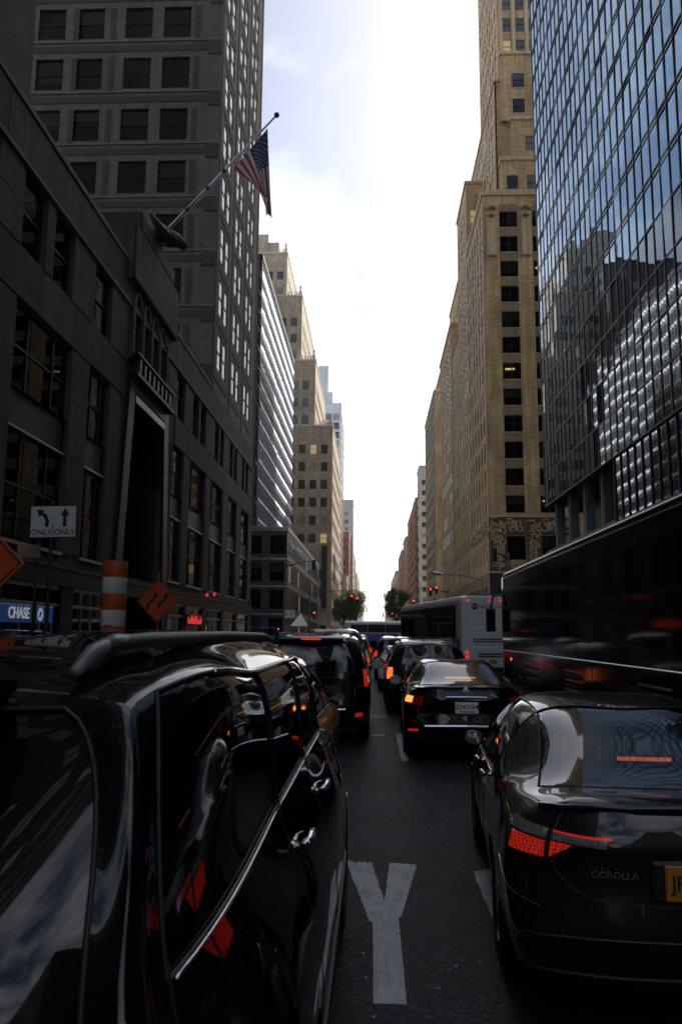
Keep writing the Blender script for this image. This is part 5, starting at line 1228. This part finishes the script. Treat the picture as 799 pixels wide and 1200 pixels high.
b = MB(); b.tube([(.45, .05, 0), (.45, .05, 3.9)], .03, 8, 'pole_metal'); b.build('post', None, sg)
b = MB(); b.chamf(0, .55, -.012, 0, 3.45, 3.75, .006, 'beige_dark'); b.build('panel', None, sg)
for z in (3.52, 3.62): b = MB(); b.box(.06, .46, -.016, -.0125, z, z + .025, 'grey_trim'); b.build('print_line', None, sg)

def diamond(label, x, y, zc, half, tilt=0):
    e = empty('diamond_sign', (x, y, .14), 0, label, 'sign', 'orange diamond signs'); zc -= .14
    D = T3(0, 0, zc) @ Matrix.Rotation(R(tilt), 4, 'Z')
    b = MB(); b.tube([(0, .06, 0), (0, .06, zc + half + .25)], .03, 8, 'orange_sheet'); b.build('post', None, e)
    b = MB(); b.tube([(-.5, .3, 0), (0, .08, .9)], .02, 6, 'pole_metal'); b.build('leg', None, e); b = MB(); b.tube([(.5, .3, 0), (0, .08, .9)], .02, 6, 'pole_metal'); b.build('leg', None, e)
    b = MB(); b.prism([(0, -half), (half, 0), (0, half), (-half, 0)], -.008, .0, 'orange_sheet'); p = b.build('panel', None, e, M=D)
    h2 = half * .94; h3 = half * .90; b = MB()
    for k in range(4):
        c = [(0, -1), (1, 0), (0, 1), (-1, 0)]; a_, d_ = c[k], c[(k + 1) % 4]
        b.prism([(a_[0] * h2, a_[1] * h2), (d_[0] * h2, d_[1] * h2), (d_[0] * h3, d_[1] * h3), (a_[0] * h3, a_[1] * h3)], -.011, -.0085, 'sign_black')
    b.build('border', None, p)
    q = half / .65
    for x0 in (-.27, .06):
        b = MB(); stroke(b, [((x0 - .05) * q, -.24 * q), ((x0 - .03) * q, -.13 * q), ((x0 + .03) * q, -.04 * q), ((x0 + .12) * q, .03 * q), ((x0 + .17) * q, .12 * q), ((x0 + .19) * q, .17 * q)], .085 * q, -.012, -.0086, 'sign_black', .12 * q); b.build('arrow', None, p)
    return e
diamond('orange diamond sign with two curving black arrows by the portal', -6.45, 24, 2.78, .64)
diamond('orange diamond sign cut off by the left edge of the picture', -4.62, 9, 2.64, .65)

# striped steam stack
e = empty('steam_stack', (-5.52, 17, 0), 0, 'orange and white striped steam stack on the street at left', 'steam stack')
b = MB(); b.lathe([(.55, 0), (.55, .25), (.26, .6)], 20, 'tube_orange'); b.build('base', None, e, smooth=True)
zz = .6; k = 0
while zz < 3.34:
    z1 = min(zz + .345, 3.36); b = MB(); b.lathe([(.255, zz), (.258, zz + .01), (.258, z1 - .01), (.255, z1)] + ([(.22, z1), (.22, z1 - .3)] if z1 > 3.3 else []), 24, 'tube_orange' if k % 2 else 'tube_white'); b.build('band', None, e, smooth=True); zz = z1; k += 1
b = MB()
for pth in ([(-.22, 1.62), (-.1, 1.78), (-.02, 1.6), (.0, 1.5), (-.12, 1.42)], [(.06, 1.75), (.17, 1.7), (.08, 1.58), (.19, 1.45)], [(-.2, 1.95), (-.05, 2.0), (.1, 1.97)]):
    b.tube([(x, -math.sqrt(max(.262 ** 2 - x * x, .0004)), z) for x, z in pth], .016, 5, 'sign_black')
o = b.build('painted_scrawl', None, e); o['kind'] = 'stuff'

# bank sign and neon sign on the shopfronts
e = empty('bank_sign', (-11.72, 25.0, 2.15), 0, 'blue illuminated sign with white letters on the shopfront at far left', 'sign', 'shopfront signs')
MS = Matrix.Rotation(R(90), 4, 'Z')
b = MB(); b.chamf(-2.2, 3.9, -.14, 0, 0, .58, .02, 'sign_blue'); b.build('panel', None, e, M=MS)
inst('lettering', text_mesh('CHASE', .52, 'letter_white', .01, 'LEFT'), e, MS @ T3(.25, -.155, .29) @ STAND)
for k in range(4):
    a = R(90 * k); T = MS @ T3(2.75, -.15, .29) @ Matrix.Rotation(a, 4, 'Y'); b = MB(); b.prism([(-.1, .22), (.09, .22), (.22, .09), (-.02, .09)], -.008, .008, 'letter_white'); b.build('emblem_piece', None, e, M=T)
b = MB(); b.box(-.03, .03, -.2, -.13, -.1, .7, 'black_metal'); b.build('divider', None, e, M=MS @ T3(2.25, 0, 0))
e = empty('neon_sign', (-11.85, 50.9, 2.3), 0, 'glowing red neon sign in a shop window past the portal', 'sign', 'shopfront signs')
b = MB(); b.chamf(0, 4.6, -.06, 0, 0, .72, .02, 'plastic_black'); b.build('panel', None, e, M=MS)
for k in range(14):
    b = MB(); x = .3 + k * .3; h_ = random.uniform(.25, .55); b.tube([(x, -.08, .1), (x + random.uniform(-.1, .1), -.085, .1 + h_ * .5), (x + random.uniform(-.1, .15), -.08, .1 + h_)], .03, 6, 'neon_red'); b.build('neon_tube', None, e, M=MS)
for i, (y, z) in enumerate(((56.0, 4.45), (58.6, 4.6))):
    e = empty('red_lamp', (-11.6, y, z), 0, ('left' if i == 0 else 'right') + ' small red lamp above the shopfront beside the portal', 'lamp', 'red shopfront lamps')
    b = MB(); b.lathe([(0, .12), (.08, .1), (.11, 0), (.08, -.1), (0, -.12)], 12, 'neon_red'); b.build('globe', None, e, smooth=True); b = MB(); b.tube([(-.35, 0, .1), (0, 0, .1)], .025, 6, 'black_metal'); b.build('bracket', None, e)

# flag and flagpole of the limestone building
A_, B_ = Vector((-12.9, 41.05, 22.0)), Vector((-5.54, 41.05, 30.5))
e = empty('flagpole', tuple(A_), 0, 'slanting flagpole with ball tip projecting from the limestone building', 'flagpole', 'flagpoles')
b = MB(); b.tube([(0, 0, 0), tuple((B_ - A_) * .5), tuple(B_ - A_)], [.11, .09, .05], 10, 'aluminium'); b.build('shaft', None, e, smooth=True)
b = MB(); b.lathe([(0, .16), (.11, .11), (.16, 0), (.11, -.11), (0, -.16)], 12, 'bronze', T3(*(B_ - A_ + Vector((.1, 0, .12))))); b.build('ball', None, e, smooth=True)
for q in (.35, .5, .62): b = MB(); b.tube([tuple((B_ - A_) * (q - .008)), tuple((B_ - A_) * (q + .008))], .13, 10, 'bronze'); b.build('collar', None, e)
fl = empty('flag', (-5.9, 41.05, 24.2), 0, 'red white and blue striped flag hanging from the slanting pole', 'flag')
def flagp(a, t):
    h0 = Vector((-5.92, 29.75)).lerp(Vector((-7.75, 27.35)), a)
    e0 = Vector((-5.60, 24.35)).lerp(Vector((-6.25, 24.9)), a) if a < .55 else Vector((-5.9575, 24.6525)).lerp(Vector((-5.75, 25.3)), (a - .55) / .45)
    c = Vector((-5.80, 27.2)).lerp(Vector((-6.45, 26.1)), a)
    p = h0 * (1 - t) ** 2 + c * 2 * t * (1 - t) + e0 * t * t
    y = 41.05 - .1 + .32 * t * math.sin(a * 9 + t * 2.2) + .1 * math.sin(t * 7 + a * 3) * t - .35 * max(0, a - .55) * t
    return (p.x + 5.9 + .06 * math.sin(a * 14) * t, y - 41.05, p.y - 24.2)
NB = 26
for k in range(13):
    b = MB(); vs = []; fs = []; n4 = 4
    t0 = .40 if k < 7 else 0.
    for i in range(n4 + 1):
        for j in range(NB + 1): vs.append(flagp((k + i / n4) / 13, t0 + (1 - t0) * j / NB))
    for i in range(n4):
        for j in range(NB): fs.append((i * (NB + 1) + j, i * (NB + 1) + j + 1, (i + 1) * (NB + 1) + j + 1, (i + 1) * (NB + 1) + j))
    b.add(vs, fs, 'flag_red' if k % 2 == 0 else 'flag_white'); b.build('stripe', None, fl, smooth=True)
b = MB(); vs = []; fs = []
for i in range(15):
    for j in range(13): vs.append(flagp(i / 14 * 7 / 13, .40 * j / 12))
for i in range(14):
    for j in range(12): fs.append((i * 13 + j, i * 13 + j + 1, (i + 1) * 13 + j + 1, (i + 1) * 13 + j))
b.add(vs, fs, 'flag_blue'); cn = b.build('canton', None, fl, smooth=True)
b = MB()
for i in range(9):
    for j in range(6 if i % 2 == 0 else 5):
        p = Vector(flagp((i + .9) / 10.4 * 7 / 13, .40 * (j + (.6 if i % 2 == 0 else 1.1)) / 6.2))
        for dy in (-.012, .012): b.add([(p.x + .06 * math.cos(R(72 * q + 90)) , p.y + dy, p.z + .06 * math.sin(R(72 * q + 90))) for q in (0, 2, 4, 1, 3)], [(0, 1, 2), (0, 2, 3), (2, 3, 4)], 'flag_white')
o = b.build('stars', None, cn); o['kind'] = 'stuff'
e = empty('flagpole', (14.3, 118, 9.0), 0, 'bare pale flagpole slanting from the deco tower', 'flagpole', 'flagpoles')
b = MB(); b.tube([(0, 0, 0), (-5.6, 0, 5.6)], [.12, .07], 8, 'sign_white'); b.build('shaft', None, e); b = MB(); b.lathe([(0, .15), (.15, 0), (0, -.15)], 10, 'aluminium', T3(-5.65, 0, 5.65)); b.build('ball', None, e)
e = empty('blue_banner', (10.0, 60, .14), 0, 'blue cloth banner beside the black coach roof', 'banner')
b = MB(); b.tube([(0, 0, 0), (0, 0, 6.6)], .05, 8, 'pole_metal'); b.build('post', None, e)
b = MB(); vs = [(.05 + 1.6 * i / 8, .08 * math.sin(i), 5.9 + .5 * j - .06 * math.sin(i * .8)) for i in range(9) for j in range(2)]; b.add(vs, [(2 * i, 2 * i + 2, 2 * i + 3, 2 * i + 1) for i in range(8)], 'cloth_blue'); b.build('cloth', None, e)
# corner kiosk with white canopy
e = empty('canopy_tent', (-9.8, 107.5, .14), 0, 'white canopy on slim posts at the far left corner', 'canopy')
b = MB(); b.add([(-1.1, -1.1, 2.6), (1.1, -1.1, 2.6), (1.1, 1.1, 2.6), (-1.1, 1.1, 2.6), (0.2, 0, 4.3)], [(0, 1, 4), (1, 2, 4), (2, 3, 4), (3, 0, 4)], 'cloth_white'); b.build('canopy', None, e)
for x, y in ((-1, -1), (1, -1), (1, 1), (-1, 1)): b = MB(); b.tube([(x, y, 0), (x, y, 2.65)], .03, 6, 'pole_metal'); b.build('post', None, e)
e = empty('lane_sign', (-10.9, 104.8, .14), 0, 'small white arrow sign on a post at the far left corner', 'sign', 'signs at the left kerb')
b = MB(); b.tube([(0, .05, 0), (0, .05, 5.0)], .05, 8, 'pole_metal'); b.build('post', None, e); b = MB(); b.chamf(-.75, .75, -.02, 0, 3.6, 4.6, .02, 'sign_white'); p = b.build('panel', None, e)
for x in (-.35, .35): b = MB(); stroke(b, [(x, 3.8), (x, 4.1), (x - .1 if x < 0 else x, 4.25)], .12, -.026, -.0205, 'sign_black', .18); b.build('arrow', None, p)
e = empty('street_kiosk', (-14.5, 106.5, .14), 0, 'blue street kiosk at the far left corner', 'kiosk')
b = MB(); b.chamf(-1.6, 1.6, -.9, .9, 0, 1.3, .03, 'blue_paint'); b.build('counter', None, e); b = MB(); b.box(-1.7, 1.7, -1.1, 1.0, 2.3, 2.45, 'blue_paint'); b.build('roof', None, e)
for x, y in ((-1.5, -.8), (1.5, -.8), (1.5, .8), (-1.5, .8)): b = MB(); b.tube([(x, y, 1.3), (x, y, 2.3)], .04, 6, 'pole_metal'); b.build('post', None, e)
# sagging cable
pts = [(-12 + 3.6 * t, 78.2 - 2.2 * t + 0, 9.0 - 4.2 * t - 3.2 * math.sin(math.pi * t) * .6 + 3.7 * t * t) for t in [k / 14 for k in range(15)]]
b = MB(); b.tube(pts, .03, 5, 'black_metal'); tag(b.build('overhead_cable', None), 'dark sagging cable between limestone building and near left signal post', 'cable')

# ---------------------------------------------------------------- trees
def tree(label, x, y, h, rad, lm, seed):
    rg = random.Random(seed); e = empty('street_tree', (x, y, .1), 0, label, 'tree', 'street trees')
    b = MB(); b.tube([(0, 0, 0), (.05, 0, h * .2), (.1, .05, h * .4)], [.26, .2, .15], 8, 'bark'); tips = []
    for k in range(9):
        a = k * 2.4; r_ = rad * rg.uniform(.4, .8); z = h * rg.uniform(.5, .85); p = (r_ * math.cos(a), r_ * math.sin(a), z)
        b.tube([(.1, .05, h * rg.uniform(.28, .4)), (p[0] * .45, p[1] * .45, z * .7), p], [.11, .07, .03], 6, 'bark'); tips.append(Vector(p))
    b.build('trunk', None, e, smooth=True)
    c = MB(); cl = tips + [Vector((rg.uniform(-.6, .6) * rad, rg.uniform(-.6, .6) * rad, h * rg.uniform(.45, .95))) for _ in range(34)]
    vs = []; fs = []
    for q in cl:
        rr = rad * rg.uniform(.22, .42)
        for _ in range(260):
            d = Vector((rg.gauss(0, 1), rg.gauss(0, 1), rg.gauss(0, .8))).normalized() * rr * rg.uniform(.55, 1.05); p = q + d
            n_ = Vector((rg.gauss(0, 1), rg.gauss(0, 1), rg.gauss(.6, 1))).normalized(); t1 = n_.orthogonal().normalized() * rg.uniform(.10, .2); t2 = n_.cross(t1) * rg.uniform(.6, 1)
            i0 = len(vs); vs += [p - t1, p + t2 * .6, p + t1, p - t2 * .6]; fs.append((i0, i0 + 1, i0 + 2, i0 + 3))
    c.add(vs, fs, lm); c.build('crown', None, e); return e
tree('street tree at the left kerb with sunlight coloured into its leaves', -4.6, 203, 13.2, 3.8, 'leaf_sunlit', 1); tree('second green tree close behind the lighter left tree', -7.0, 194, 11.5, 3.2, 'leaf_dark', 5)
tree('dark green street tree at the right kerb far ahead', 5.6, 200, 12.8, 3.7, 'leaf_dark', 2)

# ---------------------------------------------------------------- air: thin even haze over the whole avenue
b = MB(); b.box(-1500, 1500, -500, 1600, -1.2, 150)
m = bpy.data.materials.new('haze'); m.use_nodes = True; n_ = m.node_tree.nodes; n_.clear()
ho = n_.new('ShaderNodeOutputMaterial'); pv = n_.new('ShaderNodeVolumePrincipled'); pv.inputs['Density'].default_value = .00009; pv.inputs['Color'].default_value = (.92, .95, 1, 1); pv.inputs['Anisotropy'].default_value = .5
m.node_tree.links.new(pv.outputs[0], ho.inputs['Volume']); MT['haze'] = m
tag(b.build('haze', 'haze'), kind='stuff')
